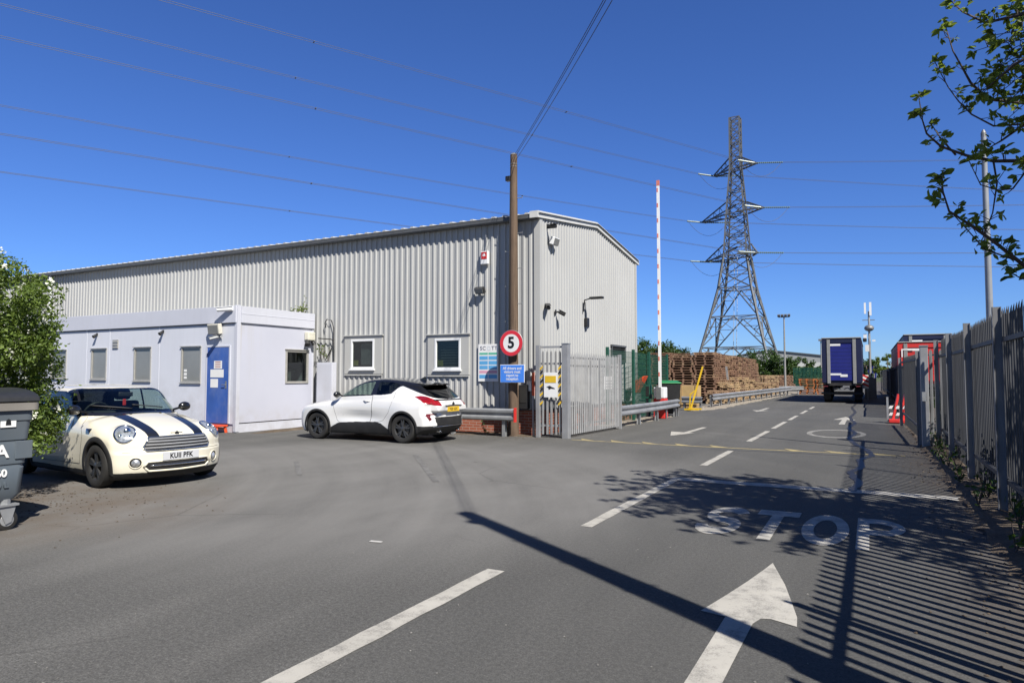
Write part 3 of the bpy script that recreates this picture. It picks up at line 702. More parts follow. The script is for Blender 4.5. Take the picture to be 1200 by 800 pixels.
def paint_mat(name, col, wear=.45, seed=0):
    m, nt, b, out = nodes(name); P = pos_n(nt); P2 = mapped(nt, P, loc=(seed, seed*2, 0))
    n = noise_n(nt, P2, 5, 8, .72); g = noise_n(nt, P2, 120, 3, .7); d = noise_n(nt, P2, 1.3, 5, .6)
    k = math_n(nt, 'MULTIPLY_ADD', g, .35, math_n(nt, 'MULTIPLY', n, .65))
    f = ramp_n(nt, k, [(max(0, wear-.14), 0), (wear, .55), (wear+.10, 1)])
    base = mix_n(nt, ramp_n(nt, d, [(.3,0),(.7,1)]), tuple(x*.80 for x in col), col)
    base = mix_n(nt, ramp_n(nt, noise_n(nt, mapped(nt, P2, (6,1,1)), 3, 6, .7), [(.55,0),(.8,.4)]), base, (.22,.20,.17))
    c = mix_n(nt, f, (.085,.083,.079), base); nt.links.new(c, b.inputs['Base Color']); b.inputs['Roughness'].default_value = .8
    bump_n(nt, b, g, .3, .008); return m
def soil_mat(name, a, c2, scale=3):
    m, nt, b, out = nodes(name); P = pos_n(nt); n = noise_n(nt, P, scale, 9, .72); s = noise_n(nt, P, 45, 5, .7)
    c = mix_n(nt, ramp_n(nt, n, [(.3,0),(.7,1)]), a, c2); c = mix_n(nt, .7, c, ramp_n(nt, s, [(.25,.25),(.5,.5),(.78,.85)]), 'OVERLAY')
    nt.links.new(c, b.inputs['Base Color']); b.inputs['Roughness'].default_value = .95; bump_n(nt, b, s, .9, .04); return m
K['asphalt'] = asphalt_mat()
K['paint'] = paint_mat('road_paint', (.44,.42,.375), .42); K['paint_worn'] = paint_mat('road_paint_worn', (.46,.44,.395), .45, 4)
K['paint_faint'] = paint_mat('road_paint_faint', (.24,.235,.225), .56, 9); K['paint_yellow'] = paint_mat('yellow_road_paint', (.42,.34,.15), .46, 6)
K['soil'] = soil_mat('soil', (.060,.042,.028), (.15,.115,.08)); K['gravel'] = soil_mat('gravel', (.20,.175,.14), (.34,.30,.245), 2)
K['tar'] = mat('tar', (.028,.027,.027), .55, 0, .2, 20, obj=False)

def sheet(name, poly, z, m, kind='structure'):
    o = MB().add([(x, y, z) for x, y in poly], [tuple(range(len(poly)))]).build(name, m, fix=False)
    if o.data.polygons[0].normal.z < 0: o.data.flip_normals()
    return tag(o, kind=kind)
def strips(name, polys, z, m):
    mb = MB()
    for p in polys: 
        a = sum(p[i][0]*p[(i+1) % len(p)][1]-p[(i+1) % len(p)][0]*p[i][1] for i in range(len(p)))
        q = p if a > 0 else p[::-1]; mb.add([(x, y, z) for x, y in q], [tuple(range(len(q)))])
    return tag(mb.build(name, m, fix=False), kind='structure')
def rag(x0, x1, y0, y1, n=10, j=.012, ax='y'):
    """rectangle with slightly uneven long edges"""
    L, Rr = [], []
    for i in range(n+1):
        t = i/n
        if ax == 'y': y = y0+(y1-y0)*t; L.append((x0+random.uniform(-j,j), y)); Rr.append((x1+random.uniform(-j,j), y))
        else: x = x0+(x1-x0)*t; L.append((x, y1+random.uniform(-j,j))); Rr.append((x, y0+random.uniform(-j,j)))
    return L+Rr[::-1]
g = MB(); N = 60
xs = [-1500,-400,-120]+[-60+i*4 for i in range(31)]+[120,400,1500]; ys = [-1500,-300,-60]+[-20+i*5 for i in range(33)]+[220,500,2500]
g.add([(x, y, 0) for y in ys for x in xs], [(j*len(xs)+i, j*len(xs)+i+1, (j+1)*len(xs)+i+1, (j+1)*len(xs)+i) for j in range(len(ys)-1) for i in range(len(xs)-1)])
tag(g.build('ground', K['asphalt']), kind='structure')
Z1 = .004
strips('centre_line', [rag(-2.69,-2.56,6.64,10.14,16,.006)]+[rag(-2.66+.01*k,-2.53+.01*k,a,b,8,.006) for k,(a,b) in enumerate(((12.05,14.65),(16.95,20.3),(21.4,24.65),(25.75,28.6),(30.2,33.0),(34.6,37.2)))]+[rag(-2.76,-2.61,2.2,4.84,12,.006)], Z1, K['paint'])
strips('stop_line', [rag(-2.69,.98,10.16,10.46,24,.012,'x')], Z1, K['paint_worn'])
# STOP, 1.6 m tall letters read by drivers coming out of the yard gate
def arc(cx, cy, rx, ry, w, h, a0, a1, n=14):
    o, i = [], []
    for k in range(n+1):
        t = R(a0+(a1-a0)*k/n); o.append((cx+rx*math.cos(t), cy+ry*math.sin(t))); i.append((cx+(rx-w)*math.cos(t), cy+(ry-h)*math.sin(t)))
    return [[o[k], o[k+1], i[k+1], i[k]] for k in range(n)]
SY, SH, SX = 6.90, 1.52, .435
def letters():
    out = []; w, h = .112, .33; X = -1.66
    y0, y1 = SY, SY+SH; ym = (y0+y1)/2; hw = SX/2
    ry = (SH+h)/4                                                      # two bowls that share the middle bar
    out += arc(X+hw, y1-ry, hw, ry, w, h, 20, 270); out += arc(X+hw, y0+ry, hw, ry, w, h, -200+40-20, 90)
    X += .50; out += [[(X,y1-h*.9),(X+SX,y1-h*.9),(X+SX,y1),(X,y1)], [(X+hw-w*.55,y0),(X+hw+w*.55,y0),(X+hw+w*.55,y1-h*.9),(X+hw-w*.55,y1-h*.9)]]
    X += .50; out += arc(X+hw, ym, hw, SH/2, w, h*.9, 0, 360, 28)
    X += .50; out += [[(X,y0),(X+w,y0),(X+w,y1),(X,y1)]]+arc(X+hw-.02, y1-SH*.28, hw+.02, SH*.28, w, h*.8, -90, 90)+[[(X+w,y1-h*.8),(X+hw-.02,y1-h*.8),(X+hw-.02,y1),(X+w,y1)],[(X+w,y1-SH*.56),(X+hw-.02,y1-SH*.56),(X+hw-.02,y1-SH*.56+h*.8),(X+w,y1-SH*.56+h*.8)]]
    return out
strips('stop_lettering', letters(), Z1, K['paint_worn'])
head = [(-.755,6.08),(-.79,5.85),(-.86,5.45),(-.94,5.05),(-1.03,4.64),(-.865,4.60),(-.845,4.57),(-.69,4.55),(-.66,4.66),(-.60,4.69),(-.44,4.62),(-.455,4.80),(-.52,5.12),(-.60,5.5),(-.68,5.8)]
strips('road_arrow', [head, [(-.865,4.60),(-.87,3.6),(-.895,1.4),(-.735,1.4),(-.70,3.6),(-.69,4.55),(-.845,4.57)]], Z1, K['paint'])
strips('road_arrow', [[(-4.62,17.6),(-4.25,18.75),(-4.40,18.72),(-4.38,20.9),(-4.52,20.9),(-4.56,18.8),(-4.95,18.95)]], Z1, K['paint'])
strips('road_arrow', [[(-.86,28.6),(-1.22,26.6),(-.93,26.7),(-.95,24.2),(-.77,24.2),(-.78,26.7),(-.50,26.6)]], Z1, K['paint'])
strips('road_arrow', [[(-4.4,31.0),(-4.05,32.3),(-4.32,32.25),(-4.30,34.6),(-4.46,34.6),(-4.48,32.25),(-4.75,32.3)]], Z1, K['paint_worn'])
K['paint_ring'] = paint_mat('ring_paint', (.36,.35,.32), .51, 13); strips('speed_roundel', arc(-.86, 20.3, .72, 1.45, .13, .30, 0, 360, 40), Z1, K['paint_ring'])
# yellow band with slanting teeth at the gate line
def gy(x): return 15.38-.075*(x+6.4)+.0085*(x+6.4)**2
xs = [-6.45+i*.2 for i in range(36)]
yp = [[(a, gy(a)-.05), (b, gy(b)-.05), (b, gy(b)+.05), (a, gy(a)+.05)] for a, b in zip(xs, xs[1:])]
for i in range(9):
    a = -6.2+i*.78; 
    if i != 5: yp.append([(a, gy(a)+.05), (a+.34, gy(a+.34)+.05), (a-.16, gy(a)+.42)])
strips('yellow_gate_line', yp, Z1, K['paint_yellow'])
strips('faint_bay_line', [[(-7.98,11.02),(-7.9,11.08),(-5.62,8.42),(-5.70,8.37)]], Z1, K['paint_faint'])
strips('faint_bay_line', [[(-9.3,9.2),(-9.22,9.25),(-7.9,8.0),(-7.97,7.95)]], Z1, K['paint_faint'])
# sealed crack wandering down the lane
pts = [(-.28,10.3),(-.18,11.2),(-.34,12.3),(-.16,13.1),(-.22,14.2),(-.02,15.0),(-.10,16.2),(-.36,17.4),(-.52,19.0),(-.40,20.6),(-.62,22.5),(-.50,25),(-.72,28),(-.60,32),(-.85,37),(-.75,43)]
dp = []
for (a, b), (c, d) in zip(pts, pts[1:]):
    for k in range(6): t = k/6; dp.append((a+(c-a)*t+random.uniform(-.02,.02), b+(d-b)*t))
strips('tar_seam', [[(a-.055,b),(a+.055,b),(c+.055,d),(c-.055,d)] for (a,b),(c,d) in zip(dp, dp[1:])], Z1+.002, K['tar'])
strips('tar_seam', [[(a, gy(a)-.42+.03*math.sin(a*3)), (b, gy(b)-.42+.03*math.sin(b*3)), (b, gy(b)-.39+.03*math.sin(b*3)), (a, gy(a)-.39+.03*math.sin(a*3))] for a, b in zip(xs, xs[1:]) if a > -3.2], Z1+.002, K['tar'])
# soil along the right-hand fence, dirt along the wall, gravel under the long rail
def mound(name, line, w, hgt, m, seed):
    rr = random.Random(seed); mb = MB(); n = len(line); cols = 9; vs = []
    for i, (x, y) in enumerate(line):
        j = min(i+1, n-1); k = max(i-1, 0); dx, dy = line[j][0]-line[k][0], line[j][1]-line[k][1]; L = math.hypot(dx, dy); nx, ny = dy/L, -dx/L
        for c in range(cols):
            t = c/(cols-1)*2-1; ef = min(1, (i+.3)/4, (n-.7-i)/4); hw = w*.5*(1+rr.uniform(-.25,.25))*ef; zz = max(0, 1-t*t)*hgt*ef*(1+rr.uniform(-.3,.3))+(.004 if abs(t) < 1 else -.01); vs.append((x+nx*t*hw, y+ny*t*hw, zz))
    fs = [(i*cols+c, i*cols+c+1, (i+1)*cols+c+1, (i+1)*cols+c) for i in range(n-1) for c in range(cols-1)]
    return tag(mb.add(vs, fs).build(name, m, smooth=True), kind='structure')
mound('soil_strip', [(1.28-.003*y, y) for y in np.arange(1, 78, .22)], .66, .055, K['soil'], 1)
mound('soil_strip', [(x, 15.72+.06*math.sin(x*2)) for x in np.arange(-14.3, -7.3, .2)], .55, .05, K['soil'], 2)
mound('soil_strip', [(-14.75+.05*math.sin(y*2), y) for y in np.arange(13.0, 15.9, .2)], .5, .04, K['soil'], 3)
mound('gravel_verge', [(-7.0+.014*(y-31), y) for y in np.arange(30.5, 70, .4)], 1.5, .05, K['gravel'], 4)
mound('gravel_verge', [(-7.2+.01*(y-20), y) for y in np.arange(19.3, 27, .3)], 1.0, .04, K['gravel'], 5)

# loose grit, bits of leaf and pale chippings on the tarmac
def grit(name, pts, m, s0, s1, seed):
    rr = random.Random(seed); mb = MB()
    for x, y in pts:
        r = rr.uniform(s0, s1); a = rr.uniform(0, 6.28); k = rr.randint(4, 6); h = r*rr.uniform(.3,.8); vs = [(x+r*rr.uniform(.6,1.2)*math.cos(a+6.283*i/k), y+r*rr.uniform(.6,1.2)*math.sin(a+6.283*i/k), .003) for i in range(k)]
        mb.add(vs+[(x+rr.uniform(-.3,.3)*r, y+rr.uniform(-.3,.3)*r, .003+h)], [(i, (i+1) % k, k) for i in range(k)])
    return tag(mb.build(name, m), kind='stuff')
rr = random.Random(5)
grit('road_grit', [(rr.uniform(-12,1.0), rr.uniform(1.5,16)) for _ in range(900)], mat('chippings', (.17,.165,.155), .9, 0, .4, 30, obj=False), .003, .010, 1)
grit('road_grit', [(rr.gauss(.85,.22), rr.uniform(2,24)) for _ in range(900)]+[(rr.gauss(-9.5,1.0), rr.gauss(4.7,.7)) for _ in range(700)]+[(rr.uniform(-14,-7.2), rr.gauss(15.2,.25)) for _ in range(500)], mat('leaf_litter', (.075,.055,.038), .9, 0, .5, 30, obj=False), .005, .017, 2)
# ------------------------------------------------------------------ warehouse
def brick_mat():
    m, nt, b, out = nodes('brick'); P = pos_n(nt); 
    sx = nt.nodes.new('ShaderNodeSeparateXYZ'); nt.links.new(P, sx.inputs[0]); cb = nt.nodes.new('ShaderNodeCombineXYZ')
    nt.links.new(math_n(nt, 'ADD', sx.outputs[0], sx.outputs[1]), cb.inputs[0]); nt.links.new(sx.outputs[2], cb.inputs[1])
    t = nt.nodes.new('ShaderNodeTexBrick'); nt.links.new(cb.outputs[0], t.inputs['Vector']); t.inputs['Scale'].default_value = 1
    t.inputs['Brick Width'].default_value = .225; t.inputs['Row Height'].default_value = .075; t.inputs['Mortar Size'].default_value = .006
    t.inputs['Color1'].default_value = (.33,.095,.05,1); t.inputs['Color2'].default_value = (.24,.07,.04,1); t.inputs['Mortar'].default_value = (.34,.30,.26,1)
    nt.links.new(mix_n(nt, .35, t.outputs[0], ramp_n(nt, noise_n(nt, P, 6, 6), [(.3,.35),(.7,.62)]), 'OVERLAY'), b.inputs['Base Color']); b.inputs['Roughness'].default_value = .9; return m
def clad_mat(name, col, streak=.10):
    m, nt, b, out = nodes(name); P = pos_n(nt); big = noise_n(nt, P, .5, 4); st = noise_n(nt, mapped(nt, P, (5,5,.22)), 1.6, 6, .65)
    sx = nt.nodes.new('ShaderNodeSeparateXYZ'); nt.links.new(P, sx.inputs[0])
    c = mix_n(nt, ramp_n(nt, big, [(.3,0),(.7,1)]), tuple(x*.95 for x in col), tuple(x*1.03 for x in col))
    c = mix_n(nt, math_n(nt, 'MULTIPLY', ramp_n(nt, st, [(.48,0),(.75,1)]), streak*2.2), c, tuple(x*.70*k for x, k in zip(col, (1,.97,.9))))
    low = math_n(nt, 'MULTIPLY', math_n(nt, 'MULTIPLY_ADD', sx.outputs[2], -.9, 1.5, clamp=True), ramp_n(nt, noise_n(nt, P, 2.2, 7, .7), [(.4,0),(.7,1)]))
    c = mix_n(nt, math_n(nt, 'MULTIPLY', low, .35), c, (.23,.20,.16))
    nt.links.new(c, b.inputs['Base Color']); b.inputs['Roughness'].default_value = .48; b.inputs['Specular IOR Level'].default_value = .35; return m
K['brick'] = brick_mat(); K['clad'] = clad_mat('cladding_stone', (.402,.405,.400)); K['clad_trim'] = clad_mat('cladding_trim', (.42,.42,.405), .06)
K['gutter'] = mat('gutter_grey', (.085,.088,.09), .5, .1, .12); K['roof_sheet'] = clad_mat('roof_sheet', (.40,.405,.40))
K['verge'] = mat('verge_flashing', (.56,.56,.54), .5, .0, .06, 2, .12, obj=False)

def corrugated(mb, u0, u1, f3, zlo, zhi, pitch=.19, depth=.030, holes=()):
    """trapezoid sheet; f3(u,d,z) places a point d in front of the wall plane; zhi may be a function of u"""
    prof = [(0,0),(.52,0),(.62,1),(.90,1)]; us = []; k = 0
    while u0+k*pitch < u1:
        for a, d in prof:
            u = u0+k*pitch+a*pitch
            if u < u1: us.append((u, d*depth))
        k += 1
    us.append((u1, 0)); top = zhi if callable(zhi) else (lambda u: zhi); lo = zlo if callable(zlo) else (lambda u: zlo)
    for (ua, da), (ub, db) in zip(us, us[1:]):
        um = (ua+ub)/2; cuts = sorted((h[2], h[3]) for h in holes if h[0] < um < h[1]); z = None; segs = []; cur = ('lo',)
        a0, b0 = lo(ua), lo(ub)
        for c0, c1 in cuts: segs.append((a0, b0, c0, c0)); a0 = b0 = c1
        segs.append((a0, b0, top(ua), top(ub)))
        for za, zb, zc, zd in segs: mb.add([f3(ua, da, za), f3(ub, db, zb), f3(ub, db, zd), f3(ua, da, zc)], [(0,1,2,3)])
WX, WY, XL, YB = -7.60, 16.0, -46.0, 24.25; EZ, RZ, RY = 5.72, 6.24, 20.12
wh = thing('warehouse', 'big warehouse clad in pale ribbed metal sheet with a low pitched roof', 'warehouse', (-20, 20, 0))
def wbuild(mb, name, m, **k):
    mb.v = [(x+20, y-20, z) for x, y, z in mb.v]; return mb.build(name, m, k.pop('parent', wh), **k)
def topz(y): return EZ+(RZ-EZ)*(1-abs(y-RY)/(RY-WY)) if y < RY else RZ-(RZ-EZ)*(y-RY)/(YB-RY)
wins = [(-13.85,-12.96,1.75,2.63,-14.10,-12.68,1.60,2.74), (-10.82,-9.96,1.72,2.58,-11.06,-9.70,1.57,2.69)]
holes = [(w[0]-.02, w[1]+.02, w[2]-.02, w[3]+.02) for w in wins]
mb = MB(); corrugated(mb, XL, WX-.10, lambda u, d, z: (u, WY-d, z), .66, EZ, holes=holes); wbuild(mb, 'wall', K['clad'])
gh = [(21.55,22.85,2.05,2.52)]
mb = MB(); corrugated(mb, WY+.10, YB, lambda u, d, z: (WX+d, u, z), .66, topz, .19, .024, holes=gh); wbuild(mb, 'wall', K['clad'])
mb = MB().bx(XL, WX-.02, WY+.02, WY+.12, 0, .655); mb.bx(WX-.12, WX-.02, WY+.12, YB, 0, .655); wbuild(mb, 'brick_plinth', K['brick'])
mb = MB().bx(XL, WX-.05, WY-.045, WY+.01, .645, .668); mb.bx(WX, WX+.045, WY+.05, YB, .645, .668); wbuild(mb, 'drip_flashing', K['gutter'])
mb = MB().bx(XL, XL+.1, WY+.1, YB, 0, EZ); mb.bx(XL, WX, YB, YB+.1, 0, EZ-.05); wbuild(mb, 'rear_wall', K['clad_trim'])
mb = MB(); mb.prism([(WX-.13,WY-.042),(WX+.042,WY-.042),(WX+.042,WY+.13),(WX+.036,WY+.13),(WX+.036,WY-.036),(WX-.13,WY-.036)], lambda u, v, w: (u, v, .66+w), EZ-.70); wbuild(mb, 'corner_flashing', K['clad_trim'])
mb = MB(); mb.bx(WX-.02, WX+.045, YB-.12, YB+.02, .66, EZ-.08); wbuild(mb, 'corner_flashing', K['clad_trim'])
# roof: two ribbed slopes
mb = MB()
def rz(u, v): return topz(v)
us = []; k = 0
x = XL-.1
while x < WX+.03:
    us += [(x, 0), (x+.20, 0), (x+.225, .035), (x+.30, .035), (x+.325, 0)]; x += .333
for (ua, da), (ub, db) in zip(us, us[1:]):
    for y0, y1 in ((WY-.20, RY), (RY, YB+.2)):
        za, zb = ((EZ+.07-.024, RZ+.07) if y0 < RY-1 else (RZ+.07, EZ+.045))
        mb.add([(ua,y0,za+da),(ub,y0,za+db),(ub,y1,zb+db),(ua,y1,zb+da)], [(0,1,2,3)])
        mb.add([(ua,y0,za+da),(ub,y0,za+db),(ub,y0,za-.012),(ua,y0,za-.012)], [(0,1,2,3)])
rf = wbuild(mb, 'roof', K['roof_sheet'])
mb = MB()
for s0, s1 in (((WY-.24, EZ+.02),(RY, RZ+.055)),((RY, RZ+.055),(YB+.24, EZ+.02))):
    (y0, z0), (y1, z1) = s0, s1
    mb.add([(WX+.075,y0,z0-.10),(WX+.075,y1,z1-.10),(WX+.075,y1,z1+.075),(WX+.075,y0,z0+.075),(WX-.16,y0,z0-.10),(WX-.16,y1,z1-.10),(WX-.16,y1,z1+.075),(WX-.16,y0,z0+.075)], [(0,1,2,3),(3,2,6,7),(4,5,6,7),(0,1,5,4),(0,3,7,4),(1,2,6,5)])
wbuild(mb, 'verge_flashing', K['verge'])
mb = MB(); gp = [(0,0),(-.15,0),(-.165,.03),(-.165,.115),(-.15,.115),(-.15,.04),(-.02,.04),(-.02,.115),(0,.115)]
mb.prism(gp, lambda u, v, w: (XL+w, WY-.045+u, EZ-.10+v), WX-XL-.02); wbuild(mb, 'gutter', K['gutter'])
mb = MB(); dx = -29.75; mb.tube([(dx, WY-.13, EZ-.1), (dx, WY-.11, EZ-.35), (dx, WY-.09, .1)], .055, 12)
for z in (1.2, 3.0, 4.8): mb.bx(dx-.08, dx+.08, WY-.10, WY-.03, z, z+.04)
wbuild(mb, 'downpipe', K['white_plastic'], smooth='auto')
for i, (x0, x1, z0, z1, a0, a1, b0, b1) in enumerate(wins):
    f = MB(); Y0, Y1 = WY-.060, WY+.01
    f.bx(a0, a1, Y0, Y1, z1, b1); f.bx(a0, a1, Y0, Y1, b0, z0); f.bx(a0, x0, Y0, Y1, z0, z1); f.bx(x1, a1, Y0, Y1, z0, z1)
    f.bx(a0-.04, a1+.05, WY-.10, WY-.03, b1-.01, b1+.02); f.bx(a0, a1, WY-.065, WY-.04, b0-.05, b0-.012)
    fr = wbuild(f, 'window_surround', K['clad_trim'], bev=.004)
    w = MB(); t = .06; Y0, Y1 = WY-.075, WY+.0
    w.bx(x0, x1, Y0, Y1, z0, z0+t); w.bx(x0, x1, Y0, Y1, z1-t, z1); w.bx(x0, x0+t, Y0, Y1, z0+t, z1-t); w.bx(x1-t, x1, Y0, Y1, z0+t, z1-t)
    w.bx(x0-.03, x1+.03, WY-.12, WY-.06, z0-.05, z0-.002)
    wf = wbuild(w, 'window', K['white_plastic'], bev=.005)
    g = MB().bx(x0+t, x1-t, WY-.032, WY-.026, z0+t, z1-t); g.v = [(x+20,y-20,z) for x,y,z in g.v]; g.build('pane', K['glass'], wf)
    d = MB().bx(x0-.3, x1+.3, WY+.9, WY+.95, z0-.3, z1+.3); d.bx(x0-.3, x0-.28, WY+.02, WY+.9, z0-.3, z1+.3); d.bx(x1+.28, x1+.3, WY+.02, WY+.9, z0-.3, z1+.3); d.bx(x0-.3, x1+.3, WY+.02, WY+.9, z0-.32, z0-.3); d.bx(x0-.3, x1+.3, WY+.02, WY+.9, z1+.3, z1+.32)
    d.v = [(x+20,y-20,z) for x,y,z in d.v]; d.build('room', K['dark_room'], wf)
    bl = MB()
    if i == 0: bl.bx(x0+.3, x1-.06, WY+.05, WY+.06, z0+.12, z1-.12)
    else:
        for k in range(9): bl.box(((x0+x1)/2+.03, WY+.06, z0+.1+k*.075), (x1-x0-.2, .045, .006), mat=Matrix.Rotation(.5, 3, 'X'))
    bl.v = [(x+20,y-20,z) for x,y,z in bl.v]; bl.build('blind', mat('blind', (.30,.31,.33), .7) if i == 0 else mat('slat_blind', (.16,.17,.17), .6), wf)
    st = MB().bx(x0+.08, x0+.26, WY-.025, WY-.022, z0+.10, z0+.26); st.v = [(x+20,y-20,z) for x,y,z in st.v]; st.build('window_sticker', mat('sticker_yellow', (.45,.40,.08), .5), wf)
mb = MB(); y0, y1, z0, z1 = gh[0]
mb.bx(WX-.02, WX+.07, y0-.1, y1+.1, z1, z1+.06); mb.bx(WX-.02, WX+.06, y0-.06, y0, z0-.06, z1); mb.bx(WX-.02, WX+.06, y1, y1+.06, z0-.06, z1); mb.bx(WX-.02, WX+.06, y0, y1, z0-.06, z0)
for k in range(6): mb.box((WX+.01, (y0+y1)/2, z0+.04+k*.075), (.07, y1-y0, .01), mat=Matrix.Rotation(.6, 3, 'Y'))
mb.bx(WX-.10, WX-.06, y0, y1, z0, z1)
wbuild(mb, 'louvre', K['gutter'])
# ------------------------------------------------------------------ site cabin
K['cabin'] = clad_mat('cabin_paint', (.60,.617,.675), .07); K['cabin_trim'] = clad_mat('cabin_trim', (.52,.533,.595), .05)
def stain_mat():
    m, nt, b, out = nodes('cabin_stained'); P = pos_n(nt); sx = nt.nodes.new('ShaderNodeSeparateXYZ'); nt.links.new(P, sx.inputs[0])
    st = noise_n(nt, mapped(nt, P, (5,4.5,.18)), 1.5, 6, .6); zf = math_n(nt, 'MULTIPLY_ADD', sx.outputs[2], .55, -.55, clamp=True)
    nearc = math_n(nt, 'MULTIPLY_ADD', sx.outputs[1], -1.2, 16.7, clamp=True)
    f = math_n(nt, 'MULTIPLY', math_n(nt, 'MULTIPLY', ramp_n(nt, st, [(.45,0),(.68,1)]), zf), nearc)
    c = mix_n(nt, ramp_n(nt, noise_n(nt, P, .8, 5), [(.3,0),(.7,1)]), (.455,.468,.545), (.48,.493,.572)); c = mix_n(nt, math_n(nt, 'MULTIPLY', f, .75), c, (.40,.365,.28))
    lo = math_n(nt, 'MULTIPLY', math_n(nt, 'MULTIPLY_ADD', sx.outputs[2], -1.6, 1.2, clamp=True), ramp_n(nt, noise_n(nt, P, 3, 7, .7), [(.4,0),(.7,1)])); c = mix_n(nt, math_n(nt, 'MULTIPLY', lo, .5), c, (.33,.30,.25))
    nt.links.new(c, b.inputs['Base Color']); b.inputs['Roughness'].default_value = .5; return m
K['cabin_end'] = stain_mat(); K['door_blue'] = mat('door_blue', (.035,.095,.34), .4, 0, .12, 3, .22, (.42,.45,.52), stretch=(1,1,.6), obj=False)
K['alu'] = mat('window_alu', (.40,.39,.36), .45, .3, .08); K['paper'] = mat('paper', (.72,.72,.70), .6, 0, .03)
CX, CY, CL, CB = -15.30, 13.0, -27.6, 15.88; ZB, ZF, ZT = .26, 3.0, 3.46
cab = thing('site_cabin', 'pale lilac white portable office cabin with blue door against the warehouse', 'cabin', (CX, CY, 0))
def cbuild(mb, name, m, parent=None, **k):
    mb.v = [(x-CX, y-CY, z) for x, y, z in mb.v]; return mb.build(name, m, parent or cab, **k)
cw = [(-24.18,-23.27,1.45,2.38),(-21.93,-21.12,1.42,2.39),(-19.77,-18.95,1.38,2.39),(-17.60,-16.74,1.34,2.37)]; DX0, DX1, DZ0, DZ1 = -16.48, -15.60, .24, 2.34
def panel_with_holes(mb, f, u0, u1, z0, z1, hs, t):
    us = sorted({u0, u1}|{h[0] for h in hs}|{h[1] for h in hs}); zs = sorted({z0, z1}|{h[2] for h in hs}|{h[3] for h in hs})
    for a, b in zip(us, us[1:]):
        for c, d in zip(zs, zs[1:]):
            um, zm = (a+b)/2, (c+d)/2
            if any(h[0] < um < h[1] and h[2] < zm < h[3] for h in hs): continue
            f(mb, a, b, c, d, t)
mb = MB(); panel_with_holes(mb, lambda m_, a, b, c, d, t: m_.bx(a, b, CY, CY+t, c, d), CL, CX-.07, ZB, ZF+.2, cw+[(DX0,DX1,DZ0-.01,DZ1)], .06)
for x in np.arange(CL+.6, CX-.3, 1.2):                               # upright joint strips
    if not any(h[0]-.05 < x < h[1]+.05 for h in cw+[(DX0,DX1,0,0)]): mb.bx(x-.02, x+.02, CY-.006, CY, ZB, ZF)
cbuild(mb, 'wall', K['cabin'])
rw = (14.74,15.66,1.32,2.31)
mb = MB(); panel_with_holes(mb, lambda m_, a, b, c, d, t: m_.bx(CX-t, CX, a, b, c, d), CY+.07, CB, ZB, ZF+.2, [rw], .06); cbuild(mb, 'end_wall', K['cabin_end'])
cbuild(MB().bx(CX-.10, CX+.015, CY-.015, CY+.10, .02, ZT+.02), 'corner_post', K['cabin_trim'], bev=.006); cbuild(MB().bx(CX-.02, CX+.012, CB-.06, CB+.005, .02, ZF), 'corner_post', K['cabin_trim'], bev=.006)
mb = MB(); mb.bx(CL, CX-.02, CY-.05, CY+.10, ZF, ZT); mb.bx(CX-.10, CX+.05, CY+.10, CB, ZF, ZT); mb.bx(CX-.10, CX+.056, CY+.10, CB, ZF+.24, ZF+.262); cbuild(mb, 'fascia', K['cabin_trim'], bev=.006)
mb = MB(); mb.bx(CL, CX-.02, CY-.004, CY+.02, ZF-.035, ZF-.004); cbuild(mb, 'drip_strip', K['gutter'])
mb = MB(); mb.bx(CL, CX-.11, CY+.10, CB, ZT-.12, ZT-.08); cbuild(mb, 'roof', K['roof_sheet'])
mb = MB(); mb.bx(CL, CX, CY+.03, CY+.10, 0, ZB-.01); mb.bx(CX-.10, CX-.004, CY+.10, CB, 0, ZB-.03); cbuild(mb, 'skirting', K['cabin_trim'])
mb = MB(); mb.bx(CL, CL+.06, CY+.06, CB, ZB, ZF); mb.bx(CL, CX, CB-.02, CB+.0, ZB, ZF); cbuild(mb, 'rear_wall', K['cabin'])
mb = MB(); mb.bx(CL+.1, CX-.1, CY+1.6, CY+1.65, ZB, ZF); mb.bx(CL+.1, CX-.1, CY+.08, CB-.1, ZB, ZB+.02); cbuild(mb, 'interior', K['dark_room'])
K['film'] = mat('frosted_pane', (.21,.215,.21), .25, 0, .12, 1.2, .15, (.30,.30,.27), coat=.5, obj=False)
for i, (x0, x1, z0, z1) in enumerate(cw):
    w = MB(); t = .05; w.bx(x0, x1, CY-.02, CY+.05, z0, z0+t); w.bx(x0, x1, CY-.02, CY+.05, z1-t, z1); w.bx(x0, x0+t, CY-.02, CY+.05, z0+t, z1-t); w.bx(x1-t, x1, CY-.02, CY+.05, z0+t, z1-t); w.bx(x0-.02, x1+.02, CY-.05, CY-.02, z1, z1+.025); w.bx(x0-.02, x1+.02, CY-.045, CY-.02, z0-.02, z0+.01)
    wf = cbuild(w, 'window', K['alu'], bev=.004)
    cbuild(MB().bx(x0+t, x1-t, CY+.012, CY+.018, z0+t, z1-t), 'pane', K['film'], wf)
    if i == 3:
        for k in range(3): cbuild(MB().bx(x0+.12, x0+.24, CY+.008, CY+.011, z0+.12+k*.1, z0+.19+k*.1), 'window_sticker', K['paper'], wf)
y0, y1, z0, z1 = rw; w = MB(); t = .06
w.bx(CX-.05, CX+.03, y0, y1, z0, z0+t); w.bx(CX-.05, CX+.03, y0, y1, z1-t, z1); w.bx(CX-.05, CX+.03, y0, y0+t, z0+t, z1-t); w.bx(CX-.05, CX+.03, y1-t, y1, z0+t, z1-t); w.bx(CX-.02, CX+.06, y0-.02, y1+.02, z1, z1+.03)
wf = cbuild(w, 'window', K['alu'], bev=.004); cbuild(MB().bx(CX-.02, CX-.014, y0+t, y1-t, z0+t, z1-t), 'pane', K['glass'], wf)
